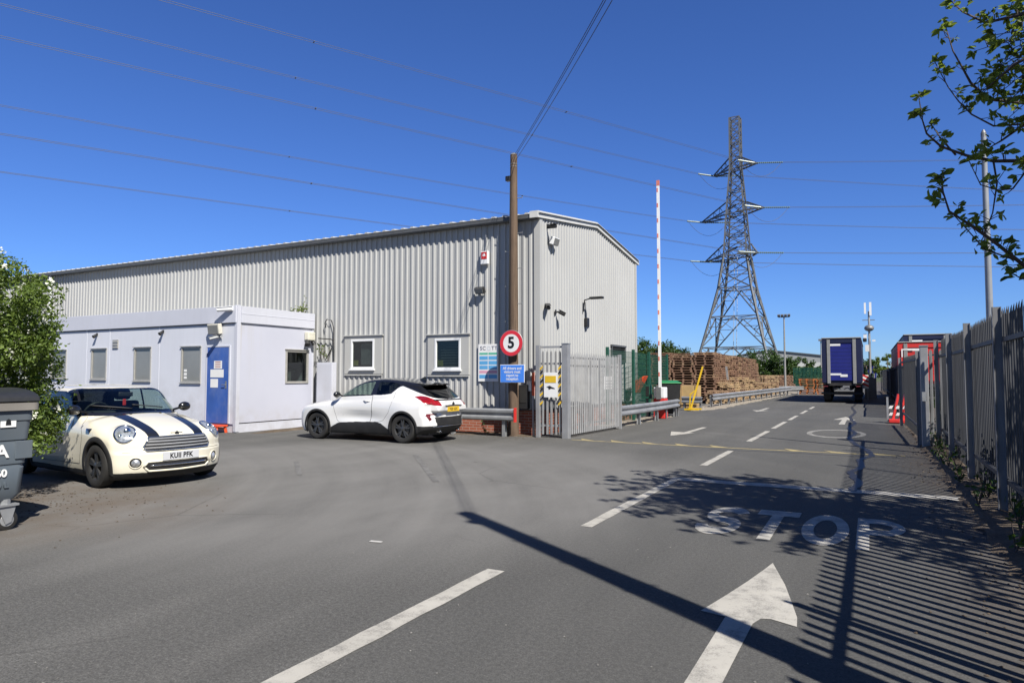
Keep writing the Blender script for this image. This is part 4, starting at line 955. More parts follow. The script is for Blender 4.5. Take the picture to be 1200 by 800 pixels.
mb = MB(); mb.bx(CX-.5, CX-.46, y0+.05, y1-.05, z0+.35, z0+.42); mb.bx(CX-.45, CX-.4, y0+.5, y0+.62, z0+.06, z0+.34); cbuild(mb, 'office_clutter', K['alu'], wf)
d = MB().bx(DX0, DX1, CY-.012, CY+.03, DZ0, DZ1); dr = cbuild(d, 'door', K['door_blue'], bev=.004)
mb = MB(); mb.bx(DX0-.05, DX0-.003, CY-.02, CY+.02, DZ0, DZ1+.04); mb.bx(DX1+.003, DX1+.05, CY-.02, CY+.02, DZ0, DZ1+.04); mb.bx(DX0-.003, DX1+.003, CY-.02, CY+.02, DZ1+.003, DZ1+.04); cbuild(mb, 'door_frame', K['cabin_trim'], dr)
mb = MB(); mb.tube([(DX1-.10, CY-.015, 1.30), (DX1-.10, CY-.06, 1.30), (DX1-.22, CY-.06, 1.30)], .011, 8); mb.bx(DX1-.13, DX1-.07, CY-.02, CY-.012, 1.2, 1.4); cbuild(mb, 'door_handle', K['steel'], dr)
for k, (a, b, c, e) in enumerate(((-16.19,-15.87,1.74,1.96),(-16.33,-15.80,1.50,1.72),(-16.32,-16.02,1.22,1.46))):
    p = cbuild(MB().bx(a, b, CY-.018, CY-.0135, c, e), 'notice', K['paper'], dr)
    if k == 0:
        for q in range(4): cbuild(MB().bx(a+.05, b-.05, CY-.0195, CY-.0182, c+.03+q*.05, c+.05+q*.05), 'notice_stripe', K['sign_pink'] if False else mat('notice_ink', (.35,.12,.10), .6), dr)
mb = MB().bx(-20.83, -20.55, CY-.02, CY+.0, 2.38, 2.66)
for k in range(3): mb.bx(-20.81, -20.57, CY-.035, CY-.02, 2.40+k*.085, 2.45+k*.085)
cbuild(mb, 'wall_vent', K['alu'])
# red plastic step, lamp, cameras and the rest
t = thing('plastic_step', 'red plastic step stool on the ground under the blue door', 'step', (-15.98, 12.78, 0))
MB().box((0,0,.19), (.86,.36,.045)).build('tread', K['orange_red'], t, bev=.01)
for sx in (-1, 1):
    for sy in (-1, 1): MB().bar((sx*.36, sy*.14, .17), (sx*.39, sy*.16, 0), .07, .06).build('leg', K['orange_red'], t)
MB().box((0,.15,.11), (.72,.03,.05)).build('brace', K['orange_red'], t)
def floodlight(loc, rz, label, m, size=.3, tilt=.5):
    t = thing('floodlight', label, 'floodlight', loc, rz)
    MB().box((0,-.10,0), (size,.12,size*.62), mat=Matrix.Rotation(tilt, 3, 'X')).build('housing', m, t, bev=.015)
    MB().box((0,-.165,-.02), (size*.86,.012,size*.5), mat=Matrix.Rotation(tilt, 3, 'X')).build('lens', K['film'], t)
    MB().bar((0,-.08,-.0), (0,.0,.02), .05, .03).build('bracket', K['galv'], t)
    return t
floodlight((-16.08, CY-.004, 2.84), 0, 'square cream floodlight over the blue cabin door', mat('cream_lamp', (.55,.53,.46), .5), .46, .15)
def bullet(loc, rz, label, m, L=.34, r=.055, down=.25):
    t = thing('security_camera', label, 'camera', loc, rz); c = Vector((0,-.16,0)); d = Vector((0,-math.cos(down),-math.sin(down)))
    MB().cyl(c-d*L*.35, c+d*L*.65, r, r, 14).build('camera_body', m, t, smooth='auto')
    h = MB(); h.bar(c-d*L*.35+Vector((0,0,r+.012)), c+d*L*.8+Vector((0,0,r+.012)), r*2.3, .012); h.build('sunshield', m, t)
    MB().cyl(c+d*L*.651, c+d*L*.67, r*.75, r*.75, 14).build('lens', K['black'], t)
    MB().tube([(0,0,.02), (0,-.08,.03), c-d*.02], .022, 8).build('arm', m, t); MB().box((0,-.01,.03), (.09,.02,.12)).build('wall_plate', m, t); return t
bullet((-15.42, CY-.055, 3.36), R(-62), 'white bullet camera at the top corner of the cabin fascia', K['white_plastic'], .42, .055, .05)
bullet((-15.9, CY-.012, 2.60), R(-40), 'small grey camera under the floodlight over the blue door', K['galv'], .24, .04, .3)
for x, l in ((-21.65, 'small dark spotlight above the left of the middle cabin windows'), (-18.42, 'small dark spotlight above the cabin wall right of the third window')):
    t = thing('spotlight', l, 'spotlight', (x, CY, 2.82)); MB().cyl((0,-.03,.02), (0,-.13,-.06), .035, .055, 12).build('head', K['black'], t, smooth='auto'); MB().box((0,-.012,.03), (.06,.022,.08)).build('wall_plate', K['black'], t)
t = thing('alarm_lamp', 'cream lamp and siren unit on the far end of the cabin end wall', 'siren', (CX+.003, 15.62, 2.70))
MB().box((.10,0,.05), (.18,.30,.26)).build('housing', mat('cream_plastic', (.58,.56,.47), .5), t, bev=.03); MB().cyl((.10,-.10,-.08), (.16,-.16,-.22), .06, .09, 14).build('lamp_head', K['black'], t, smooth='auto'); MB().cyl((.10,.10,-.08), (.15,.14,-.20), .05, .07, 14).build('lamp_head', K['black'], t, smooth='auto')
t = thing('meter_cabinet', 'tall plain white cabinet between the cabin and the ribbed wall', 'cabinet', (-14.72, WY-.05, 0))
MB().box((0,-.10,1.0), (.62,.2,1.9)).build('case', K['cabin_trim'], t, bev=.01); MB().box((0,-.203,1.0), (.56,.008,1.82)).build('door', K['cabin_trim'], t, bev=.003); MB().box((0,-.10,.03), (.56,.16,.06)).build('plinth', K['galv'], t)
tag(MB().tube([(-14.50,WY-.08,.7),(-14.50,WY-.08,2.3),(-14.51,WY-.09,3.0),(-14.60,WY-.1,3.24),(-14.78,WY-.1,3.28),(-14.86,WY-.1,3.16),(-14.82,WY-.1,3.02)], .016, 8).tube([(-15.12,WY-.1,2.70),(-14.85,WY-.11,2.68),(-14.6,WY-.1,2.66),(-14.50,WY-.105,2.60),(-14.58,WY-.11,2.35),(-14.82,WY-.1,2.02)], .016, 8).build('wall_cable', K['black'], smooth=True), 'looping black cables fixed to the ribbed wall beside the cabin', 'cable')
t = thing('alarm_box', 'white alarm box with red front high on the ribbed wall', 'alarm box', (-9.185, WY-.036, 4.73))
MB().box((0,-.05,0), (.24,.09,.36)).build('case', K['white_plastic'], t, bev=.02); MB().box((0,-.098,.06), (.17,.008,.19)).build('red_panel', K['red'], t); MB().tube([(0,-.02,.18),(.02,-.02,.5),(-.01,-.02,.95)], .008, 6).build('alarm_cable', K['galv'], t)
MB().prism([(-.05,-.02),(.05,-.02),(.03,.05),(-.03,.05)], lambda u, v, w: (u, -.1022-w, .06+v), .002).build('alarm_mark', K['white_plastic'], t)
floodlight((-9.31, WY-.036, 3.85), 0, 'small black floodlight on the ribbed wall below the alarm box', K['black'], .28, .5)
floodlight((WX+.036, 16.68, 5.16), R(90), 'round white floodlight at the top corner of the gable wall', K['white_plastic'], .34, .3)
bullet((WX+.04, 16.45, 5.50), R(70), 'black camera under the roof edge at the warehouse corner', K['black'], .22, .05, .1)
bullet((WX+.036, 16.42, 3.36), R(30), 'dark camera low on the gable wall nearest its corner', K['black'], .34, .055, .25)
bullet((WX+.036, 16.95, 3.25), R(100), 'smaller dark camera beside the corner camera on the gable wall', K['black'], .18, .05, .5)
t = thing('wall_lamp', 'black bracket lamp sticking out of the middle of the gable wall', 'lamp', (WX+.036, 19.0, 3.80))
MB().tube([(0,0,-.35),(.04,0,0),(.30,0,.06)], .022, 8).build('arm', K['black'], t); MB().box((.42,0,.05), (.42,.16,.07)).build('lamp_head', K['black'], t, bev=.02)
t = thing('junction_box', 'small dark box under the bracket lamp on the gable wall', 'junction box', (WX+.036, 19.15, 3.15)); MB().box((.05,0,0), (.1,.2,.26)).build('case', K['black'], t, bev=.02); MB().tube([(.02,0,.1),(.02,-.05,.6)], .01, 6).build('conduit', K['black'], t)
# ------------------------------------------------------------------ telegraph poles, wires, signs
def wood_mat(name, a, b2):
    m, nt, b, out = nodes(name); P = pos_n(nt, True); n = noise_n(nt, mapped(nt, P, (14,14,.6)), 2.2, 7, .65); n2 = noise_n(nt, P, 1.2, 4)
    c = mix_n(nt, ramp_n(nt, n, [(.3,0),(.7,1)]), a, b2); c = mix_n(nt, ramp_n(nt, n2, [(.45,0),(.75,.5)]), c, tuple(x*.5 for x in a))
    nt.links.new(c, b.inputs['Base Color']); b.inputs['Roughness'].default_value = .85; bump_n(nt, b, n, .6, .02); return m
K['pole'] = wood_mat('pole_wood', (.075,.047,.030), (.165,.112,.075))
def pole(loc, h, r0, r1, label):
    t = thing('telegraph_pole', label, 'pole', loc)
    MB().tube([(0,0,-.3), (0,0,h*.5), (0,0,h)], [r0, (r0+r1)/2, r1], 18).build('post', K['pole'], t, smooth='auto')
    MB().cyl((0,0,h), (0,0,h+.03), r1*1.05, r1*.7, 16).build('cap', K['galv'], t)
    z = 2.95; k = 0
    while z < h-.9:
        s = 1 if k % 2 else -1; MB().tube([(s*r1*.7,0,z), (s*(r1+.16),0,z), (s*(r1+.16),0,z+.03)], .010, 6).build('step_iron', K['galv'], t); z += .46; k += 1
    MB().box((-r1-.05,-.02,h-.62), (.14,.12,.13)).build('junction_box', K['black'], t, bev=.01)
    for z in (h-.25, h-.32): MB().tube([(r1*1.02*math.cos(a), r1*1.02*math.sin(a), z) for a in np.linspace(0, 2*math.pi, 17)], .006, 6, cap=False).build('band', K['galv'], t)
    MB().tube([(-r0*.72,-r0*.72,.1), (-r0*.68,-r0*.68,h*.5), (-r1*.72,-r1*.72,h-.7)], .012, 6).build('down_cable', K['black'], t)
    return t
PA = Vector((-8.17, 15.66, 0)); PB = Vector((1.66, 2.78, 0)); HA, HB = 7.33, 7.42
pole(PA, HA, .135, .092, 'wooden telegraph pole beside the warehouse corner carrying the round 5 sign')
pole(PB, HB, .14, .10, 'wooden telegraph pole behind the near end of the palisade fence')
for k, (dx, dz, sag) in enumerate(((-.07,-.12,.22),(.0,-.10,.20),(.07,-.13,.24))):
    a = PA+Vector((dx,0,HA+dz)); b = PB+Vector((dx,0,HB+dz)); pts = [a.lerp(b, t)-Vector((0,0,4*sag*t*(1-t))) for t in np.linspace(0, 1, 30)]
    tag(MB().tube(pts, .0065, 6).build('telephone_wire', K['black'], smooth=True), 'thin black telephone wire running from the telegraph pole towards the viewer', 'wire', 'telephone wires between the two wooden poles')
Ys = 15.44
t = thing('speed_sign', 'round white sign with red ring and black 5 on the pole', 'sign', (-8.13, Ys, 2.38))
MB().lathe([(0,0),(.33,0),(.335,.006),(.33,.012),(0,.012)], (0,0,0), 'Y', 48).build('back_plate', K['galv'], t, smooth='auto')
MB().lathe([(.232,-.003),(.325,-.003),(.325,-.001),(.232,-.001),(.232,-.003)], (0,0,0), 'Y', 48).build('red_ring', mat('sign_red', (.60,.03,.045), .4, 0, .03), t)
MB().lathe([(0,-.002),(.232,-.002),(.232,-.0005),(0,-.0005)], (0,0,0), 'Y', 40).build('face', K['white'], t)
text('sign_number', '5', .40, K['ink'], t, frame((0,-.005,0), (1,0,0), (0,0,1)), bold=.012)
MB().bx(-.12, .12, .014, .05, -.03, .03).build('clip', K['galv'], t)
t = thing('notice_sign', 'blue rectangular sign with white writing on the pole under the round sign', 'sign', (-8.09, Ys-.02, 1.60))
MB().box((0,.004,0), (.70,.008,.46)).build('panel', K['white'], t, bev=.006); MB().box((0,-.002,0), (.675,.005,.435)).build('blue_face', K['blue_sign'], t)
text('lettering', 'All drivers and\nvisitors must\nreport to\nreception', .105, K['white'], t, frame((0,-.0065,.0), (1,0,0), (0,0,1)), bold=.0015, sx=.86, line=.85, ext=.001)
MB().bx(-.10, .10, .01, .06, -.03, .03).build('clip', K['galv'], t)
t = thing('company_board', 'upright white company board with blue panels on the ribbed wall', 'sign', (-9.09, WY-.05, 1.895))
MB().box((0,-.006,0), (.62,.014,1.0)).build('board', K['white'], t, bev=.003)
text('lettering', 'SC', .145, K['navy_ink'], t, frame((-.165,-.0145,.385), (1,0,0), (0,0,1)), bold=.001, spacing=1.15, ext=.001); text('lettering', 'TT', .145, K['navy_ink'], t, frame((.19,-.0145,.385), (1,0,0), (0,0,1)), bold=.001, spacing=1.1, ext=.001)
MB().lathe([(.035,-.001),(.06,-.001),(.06,.001),(.035,.001)], (.02,-.0145,.385), 'Y', 24).build('logo_ring', mat('pale_grey_ink', (.55,.58,.62), .5), t)
for q, (z, hh, mm) in enumerate(((.245,.055,K['sign_green']),(.13,.10,K['sign_blue_pale']),(.0,.10,K['sign_blue_pale']),(-.125,.10,K['sign_blue_pale']),(-.245,.075,K['sign_pink']),(-.37,.10,K['sign_blue_pale']))):
    for sx in (-1, 1): MB().box((sx*.142,-.0145,z), (.262,.002,hh)).build('panel_block', mm, t)
# red pipe on the corner, white box
t = thing('hydrant_marker', 'thin red post with a small white box at the warehouse corner', 'post', (WX-.14, WY-.05, 0)); MB().box((0,-.03,1.33), (.05,.05,.6)).build('red_strip', K['orange_red'], t); MB().box((-.10,-.04,1.28), (.13,.08,.26)).build('white_box', K['white_plastic'], t, bev=.01); MB().box((0,-.03,.52), (.04,.04,1.02)).build('stem', K['galv'], t)
t = thing('meter_box', 'black meter box on the wall behind the telegraph pole', 'meter box', (-7.98, WY-.045, 1.0)); MB().box((0,-.07,0), (.26,.14,.62)).build('case', K['black'], t, bev=.01); MB().box((0,-.145,.05), (.2,.01,.4)).build('cover', K['rubber'], t)

# ------------------------------------------------------------------ crash barriers
BEAM = [(-.03,.155),(-.012,.150),(.035,.115),(.035,.065),(-.012,.025),(-.012,-.025),(.035,-.065),(.035,-.115),(-.012,-.150),(-.03,-.155)]
def guard_rail(label, line, zc, posts, group='steel crash barriers', flip=1, end_red=False):
    """line of (x,y); beam ridges face the left of the direction of travel times flip"""
    x0, y0 = line[0]; t = thing('crash_barrier', label, 'crash barrier', (x0, y0, 0), 0, group); L = [(x-x0, y-y0) for x, y in line]; vs = []; n = len(L); q = len(BEAM)*2
    ring = BEAM+[(d-.004, z) for d, z in BEAM[::-1]]
    for i, (x, y) in enumerate(L):
        j, k = min(i+1, n-1), max(i-1, 0); dx, dy = L[j][0]-L[k][0], L[j][1]-L[k][1]; l = math.hypot(dx, dy); nx, ny = -dy/l*flip, dx/l*flip
        for d, z in ring: vs.append((x+nx*d, y+ny*d, zc+z))
    fs = [(i*q+k, i*q+(k+1) % q, (i+1)*q+(k+1) % q, (i+1)*q+k) for i in range(n-1) for k in range(q)]+[tuple(range(q))[::-1], tuple((n-1)*q+k for k in range(q))]
    MB().add(vs, fs).build('beam', K['galv'], t)
    cum = [0]
    for a, b in zip(L, L[1:]): cum.append(cum[-1]+math.hypot(b[0]-a[0], b[1]-a[1]))
    for s in posts:
        s = min(s, cum[-1]-.01); i = max(k for k in range(n) if cum[k] <= s); f = (s-cum[i])/(cum[i+1]-cum[i]); x = L[i][0]+(L[i+1][0]-L[i][0])*f; y = L[i][1]+(L[i+1][1]-L[i][1])*f
        dx, dy = L[i+1][0]-L[i][0], L[i+1][1]-L[i][1]; a = math.atan2(dy, dx); p = MB(); nx, ny = math.sin(a)*flip, -math.cos(a)*flip; c = (x+nx*.09, y+ny*.09)
        Mx = Matrix.Rotation(a, 3, 'Z')
        for o, d in (((0,.05),(.09,.006)),((0,-.05),(.09,.006)),((0,0),(.006,.1))):
            v = Mx @ Vector((o[0], o[1], 0)); p.box((c[0]+v.x, c[1]+v.y, (zc+.14)/2-.02), (d[0], d[1], zc+.14), a)
        p.build('post', K['galv'], t)
    if end_red:
        x, y = L[-1]; MB().box((x+.035, y, zc), (.02,.12,.36)).build('red_end', K['red'], t)
    return t
guard_rail('crash barrier along the wall behind the white car ending in a red reflector', [(-12.6,15.33),(-10.4,15.33),(-7.98,15.30)], .56, [.3,2.0,2.75,4.3], flip=-1, end_red=True)
def curve(a, b, c, n=10): return [((1-t)**2*a[0]+2*t*(1-t)*b[0]+t*t*c[0], (1-t)**2*a[1]+2*t*(1-t)*b[1]+t*t*c[1]) for t in np.linspace(0, 1, n)]
guard_rail('short curved crash barrier between the palisade gate and the red barrier pedestal', curve((-6.55,19.25),(-6.42,23.2),(-6.55,26.3)), .50, [.15,2.0,4.0,5.2,6.7,7.0], flip=-1)
guard_rail('long crash barrier in front of the stacks of wooden pallets', [(-6.72+.0375*(y-33.4), y) for y in np.arange(33.4, 60, 2.2)], .50, list(np.arange(.1, 26, 1.9)), flip=-1)
guard_rail('far low rail at the end of the yard beside the orange pallets', [(-8.6,60.5),(-6.9,61.4),(-5.0,62.0)], .50, [.1,1.8,3.5], flip=-1)
guard_rail('short crash barrier stub on its own in the gap beside the yellow stand', [(-7.9,32.2),(-6.9,32.0)], .42, [.1,.9], flip=-1)
# ------------------------------------------------------------------ palisade fences
K['fence_post_lit'] = mat('palisade_post_lit', (.20,.202,.21), .6, .2, .2, 4, .3, (.10,.10,.10), stretch=(1,1,.3), obj=False); K['fence'] = mat('palisade_steel_shaded', (.052,.054,.060), .6, .2, .25, 4, .35, (.075,.075,.078), stretch=(1,1,.3), obj=False)  # posts paler as if sunlit, pales darkened for shade: light put into colour
K['fence_light'] = mat('palisade_steel_new', (.31,.315,.325), .5, .35, .12, 3, .2, (.25,.22,.19), obj=False)
def pales(mb, p0, p1, z0, z1, pitch=.152, w=.066, lean=0, nrm=None):
    a, b = Vector((*p0, 0)), Vector((*p1, 0)); d = (b-a); L = d.length; d.normalize(); n = Vector((d.y, -d.x, 0)) if nrm is None else Vector((*nrm, 0))
    N = int(L/pitch)
    for i in range(N+1):
        c = a+d*(L-N*pitch)/2+d*i*pitch; c += d*random.uniform(-.004,.004); ln = random.uniform(-.006,.006)+lean
        sec = [(-.5,0,-.09),(-.30,.012,-.035),(-.13,.004,-.05),(0,.016,0),(.13,.004,-.05),(.30,.012,-.035),(.5,0,-.09)]; vs = []
        for k in (0, 1):
            for s, o, top in sec: vs.append(c+d*(s*w)+n*(o-.004*k)+Vector((0,0,z0)))
            for s, o, top in sec: vs.append(c+d*(s*w+ln*(z1-z0))+n*(o-.004*k)+Vector((0,0,z1+top)))
        f = []
        for k in (0, 1):
            o = 14*k; f += [(o+j, o+j+1, o+7+j+1, o+7+j) for j in range(6)]
        f += [(7+j, 8+j, 22+j, 21+j) for j in range(6)]+[(0,7,21,14),(6,13,27,20)]
        mb.add(vs, f)
def palisade(label, pts, z1, bay=2.75, m=None, side=(-1,0), rails=(.38,1.95), posth=None, postw=.07, wob=0, zb=.06, rng=0, cat='fence', lean=0):
    """posts and rails stand on the side the vector points to"""
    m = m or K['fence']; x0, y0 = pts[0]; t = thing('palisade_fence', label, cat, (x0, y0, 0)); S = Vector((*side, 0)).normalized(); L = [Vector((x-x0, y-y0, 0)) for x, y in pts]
    rr = random.Random(rng)
    for a, b in zip(L, L[1:]):
        d = b-a; n = max(1, round(d.length/bay)); 
        for i in range(n):
            p, q = a+d*i/n, a+d*(i+1)/n; w = rr.uniform(-wob, wob); u = d.normalized()
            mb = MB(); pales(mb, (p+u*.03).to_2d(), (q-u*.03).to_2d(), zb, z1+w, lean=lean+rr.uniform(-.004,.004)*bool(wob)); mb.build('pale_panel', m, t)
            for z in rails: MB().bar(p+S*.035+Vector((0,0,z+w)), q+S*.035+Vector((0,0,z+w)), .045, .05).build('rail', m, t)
            if i == 0: post_at(t, p, S, posth or z1+.0, postw, m)
        if b is L[-1]: post_at(t, b, S, posth or z1, postw, m)
    return t
def post_at(t, p, S, h, w, m):
    c = p+S*.095; mb = MB(); s2 = Vector((-S.y, S.x, 0)); a = math.atan2(S.y, S.x)
    mb.box(c+S*.04+Vector((0,0,h/2)), (.008,w*.6,h), a); mb.box(c-S*.04+Vector((0,0,h/2)), (.008,w*.6,h), a); mb.box(c+Vector((0,0,h/2)), (.074,.007,h), a); mb.build('post', K['fence_post_lit'] if m is K['fence'] else m, t)
FX = 1.36
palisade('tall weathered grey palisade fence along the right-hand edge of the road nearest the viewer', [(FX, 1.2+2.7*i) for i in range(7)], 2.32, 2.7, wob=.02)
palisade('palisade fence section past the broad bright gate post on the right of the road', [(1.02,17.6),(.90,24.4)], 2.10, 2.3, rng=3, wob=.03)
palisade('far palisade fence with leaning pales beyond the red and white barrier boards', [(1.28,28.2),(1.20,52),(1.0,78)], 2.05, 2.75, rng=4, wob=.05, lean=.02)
t = thing('gate_post', 'broad bright galvanised gate post in the middle of the right-hand fence', 'gate post', (1.03, 17.36, 0)); MB().box((0,0,1.09), (.15,.15,2.18)).build('post', K['fence_light'], t, bev=.01); MB().box((0,0,2.195), (.17,.17,.03)).build('cap', K['galv'], t); MB().box((-.02,-.125,1.1), (.08,.05,.2)).build('hinge', K['galv'], t)
mb = MB(); pales(mb, (.12,.04), (.33,.06), .06, 2.14, .10, .066); mb.build('pale_panel', K['fence_light'], t)
for z in (.38,2.0): MB().bar((.07,.085,z), (.34,.10,z), .04).build('rail', K['fence_light'], t)
# pedestrian gate enclosure on the left
gp = thing('palisade_gate', 'pale galvanised palisade gate and screen by the warehouse corner with a yellow warning sign', 'gate', (-7.45, 15.62, 0))
def gl(x, y, z=0): return (x+7.45, y-15.62, z)
MB().box(gl(-7.45,15.62,1.16), (.10,.10,2.32)).build('post', K['fence_light'], gp, bev=.006)
MB().box(gl(-6.72,15.70,1.16), (.17,.17,2.34)).build('post', K['fence_light'], gp, bev=.008); MB().box(gl(-6.72,15.70,2.345), (.19,.19,.02)).build('post_cap', K['galv'], gp)
MB().box(gl(-6.50,19.15,1.08), (.09,.09,2.16)).build('post', K['fence_light'], gp, bev=.006)
mb = MB(); pales(mb, gl(-7.39,15.64)[:2], gl(-6.82,15.68)[:2], .08, 2.20, .115, .06); mb.build('pale_panel', K['fence_light'], gp)
for z in (.30,1.85,2.27): MB().bar(gl(-7.40,15.68,z), gl(-6.80,15.72,z), .045, .05).build('rail', K['fence_light'], gp)
mb = MB(); pales(mb, gl(-6.68,15.80)[:2], gl(-6.50,19.08)[:2], .08, 2.14, .118, .072); mb.build('pale_panel', K['fence_light'], gp)
for z in (.30,1.80,2.0): MB().bar(gl(-6.72,15.80,z), gl(-6.55,19.08,z), .045, .05).build('rail', K['fence_light'], gp)
mb = MB(); mb.bar(gl(-6.645,17.15,.3), gl(-6.645,17.15,1.95), .05, .05); mb.bar(gl(-6.585,18.55,.3), gl(-6.585,18.55,1.95), .05, .05); mb.build('leaf_frame', K['fence_light'], gp)
MB().box(gl(-6.555,18.3,1.35), (.012,.62,.36), -.05).build('white_plate', K['white'], gp)
for z in (1.24,1.32,1.40): MB().box(gl(-6.547,18.3,z), (.004,.5,.018), -.05).build('plate_line', K['galv_dark'], gp)
MB().box(gl(-6.56,18.85,1.12), (.05,.10,.2), -.05).build('lock', K['galv_dark'], gp)
MB().box(gl(-7.10,15.60,1.32), (.36,.010,.62)).build('warning_sign', K['white'], gp); MB().box(gl(-7.10,15.592,1.46), (.30,.006,.17)).build('yellow_panel', K['yellow'], gp)
sy = MB(); sy.prism([(-.11,.0),(-.02,.03),(.03,.0),(.11,-.03),(.12,-.05),(.02,-.04),(-.04,-.07),(-.06,-.02)], lambda u, v, w: gl(-7.10+u, 15.593-w, 1.27+v), .004); sy.build('pictogram', K['ink'], gp)
for x in (-7.36, -6.86):
    for k in range(9):
        z = .80+k*.11; MB().prism([(-.04,0),(.04,.07),(.04,.125),(-.04,.055)], lambda u, v, w: gl(x+u, 15.615-w, z+v), .005).build('hazard_band', K['ink'] if k % 2 else K['yellow'], gp)
# green weld-mesh fence
gm = thing('mesh_fence', 'dark green mesh fence behind the short crash barrier', 'fence', (-7.25, 20.2, 0))
for (xa, ya), (xb, yb) in (((-7.25,20.2),(-7.18,22.6)),((-7.18,22.6),(-7.40,25.2)),((-7.40,25.2),(-7.62,28.6))):
    a, b = Vector((xa+7.25, ya-20.2, 0)), Vector((xb+7.25, yb-20.2, 0)); mb = MB(); n = int((b-a).length/.06)
    for i in range(n+1): p = a.lerp(b, i/n); mb.bar(p+Vector((0,0,.1)), p+Vector((0,0,2.35)), .007)
    for k in range(13): z = .1+k*.1875; mb.bar(a+Vector((.008,0,z)), b+Vector((.008,0,z)), .009)
    mb.build('mesh_panel', K['green_mesh'], gm)
for x, y in ((-7.25,20.2),(-7.18,22.6),(-7.40,25.2),(-7.62,28.6)): MB().box((x+7.25, y-20.2, 1.22), (.09,.09,2.44)).build('post', K['green_mesh'], gm, bev=.005)
# ------------------------------------------------------------------ barrier, bins, odd things in the yard
t = thing('barrier_gate', 'raised white barrier arm with red bands on a red and white pedestal', 'barrier', (-6.80, 24.6, 0))
MB().box((0,0,.36), (.42,.42,.72)).build('pedestal', K['red'], t, bev=.02); MB().box((0,0,.93), (.40,.40,.40)).build('pedestal_head', K['white_plastic'], t, bev=.03)
K['band_red'] = mat('faded_red_band', (.55,.16,.12), .5, 0, .2, 5, .3, (.7,.6,.55)); ar = MB().box((.06,-.27,4.9), (.10,.05,7.55)).build('arm', K['white_plastic'], t)
for k in range(13): MB().box((.038,-.297,1.6+k*.56), (.050,.004,.15)).build('red_band', K['band_red'], ar); 
MB().box((.06,-.27,8.58), (.11,.055,.2)).build('arm_tip', K['band_red'], ar)
MB().box((0,-.25,.95), (.16,.08,.5)).build('arm_bracket', K['galv_dark'], t)
t = thing('control_box', 'small dark control box on a post beside the red barrier pedestal', 'control box', (-7.35, 24.7, 0)); MB().box((0,0,.95), (.34,.28,.5)).build('case', K['green_mesh'], t, bev=.02); MB().box((0,0,.35), (.1,.1,.7)).build('stem', K['galv_dark'], t); MB().box((0,-.145,.98), (.26,.01,.36)).build('door', K['black'], t)
def wheelie(loc, body, lid, label, s=1, rz=0):
    t = thing('wheelie_bin', label, 'bin', loc, rz); b = MB(); w0, w1, d0, d1, h = .20*s, .28*s, .22*s, .32*s, .92*s
    b.add([(-w0,-d0,.08),(w0,-d0,.08),(w0,d0,.08),(-w0,d0,.08),(-w1,-d1,h),(w1,-d1,h),(w1,d1,h),(-w1,d1,h)], [(0,3,2,1),(4,5,6,7),(0,1,5,4),(1,2,6,5),(2,3,7,6),(3,0,4,7)]); b.build('body', body, t, bev=.02)
    l = MB(); l.add([(-w1-.02,-d1-.03,h+.003),(w1+.02,-d1-.03,h+.003),(w1+.02,d1+.03,h+.05),(-w1-.02,d1+.03,h+.05),(-w1-.02,-d1-.03,h+.04),(w1+.02,-d1-.03,h+.04),(w1*.9,d1*.8,h+.12),(-w1*.9,d1*.8,h+.12)], [(0,3,2,1),(4,5,6,7),(0,1,5,4),(1,2,6,5),(2,3,7,6),(3,0,4,7)]); l.build('lid', lid, t, bev=.015)
    for sx in (-1, 1): MB().cyl((sx*w0*1.02,d0,.1), (sx*(w0+.05),d0,.1), .1, .1, 18).build('wheel', K['rubber'], t)
    MB().tube([(-w1,d1+.06,h-.02), (w1,d1+.06,h-.02)], .016, 8).build('handle', body, t); return t
wheelie((-6.95, 26.4, 0), K['black'], mat('bin_green', (.02,.20,.05), .45), 'black wheelie bin with a green lid behind the end of the short crash barrier', 1.35, .4)
wheelie((-7.85, 23.3, 0), K['black'], K['black'], 'all black wheelie bin behind the green mesh fence', 1.1, .1)
t = thing('plastic_tub', 'bright red tilted plastic tub on a grey stand behind the green mesh fence', 'tub', (-7.62, 24.2, 0)); b = MB(); b.add([(-.3,-.16,1.0),(.12,-.2,.92),(.12,.2,.92),(-.3,.16,1.0),(-.36,-.24,1.14),(.42,-.26,1.55),(.42,.26,1.55),(-.36,.24,1.14)], [(0,3,2,1),(0,1,5,4),(1,2,6,5),(2,3,7,6),(3,0,4,7),(4,5,6,7)]); b.build('tub', K['orange_red'], t, bev=.03); MB().box((-.05,0,.48), (.3,.26,.95)).build('stand', K['galv'], t, bev=.01)
t = thing('yellow_stand', 'yellow leaning steel post on a yellow foot frame beside the long crash barrier', 'stand', (-7.0, 30.6, 0))
MB().bar((-.10,0,.10), (.42,.1,1.95), .075, .075).build('leaning_post', K['yellow'], t); mb = MB(); mb.bar((-.32,-.3,.07), (.3,-.3,.07), .07); mb.bar((-.32,.3,.07), (.3,.3,.07), .07); mb.bar((-.15,-.3,.07), (-.15,.3,.07), .08); mb.build('foot_frame', K['yellow'], t); MB().bar((-.15,0,.1), (-.12,.0,.75), .05).build('prop', K['yellow'], t); MB().bar((-.12,0,.72), (.12,.03,.92), .05).build('prop', K['yellow'], t)
t = thing('timber_crate', 'pale wooden crate lying in front of the pallet stacks', 'crate', (-8.15, 33.6, 0)); MB().box((0,0,.62), (1.5,.9,.9)).build('box', mat('plywood', (.42,.29,.13), .7, 0, .12, 3), t)
for x in (-.72, 0, .72): MB().box((x,-.46,.62), (.09,.03,.94)).build('batten', mat('batten', (.36,.24,.11), .7), t)
MB().box((0,0,.09), (1.5,.8,.16)).build('bearer', mat('batten2', (.30,.20,.10), .8), t)
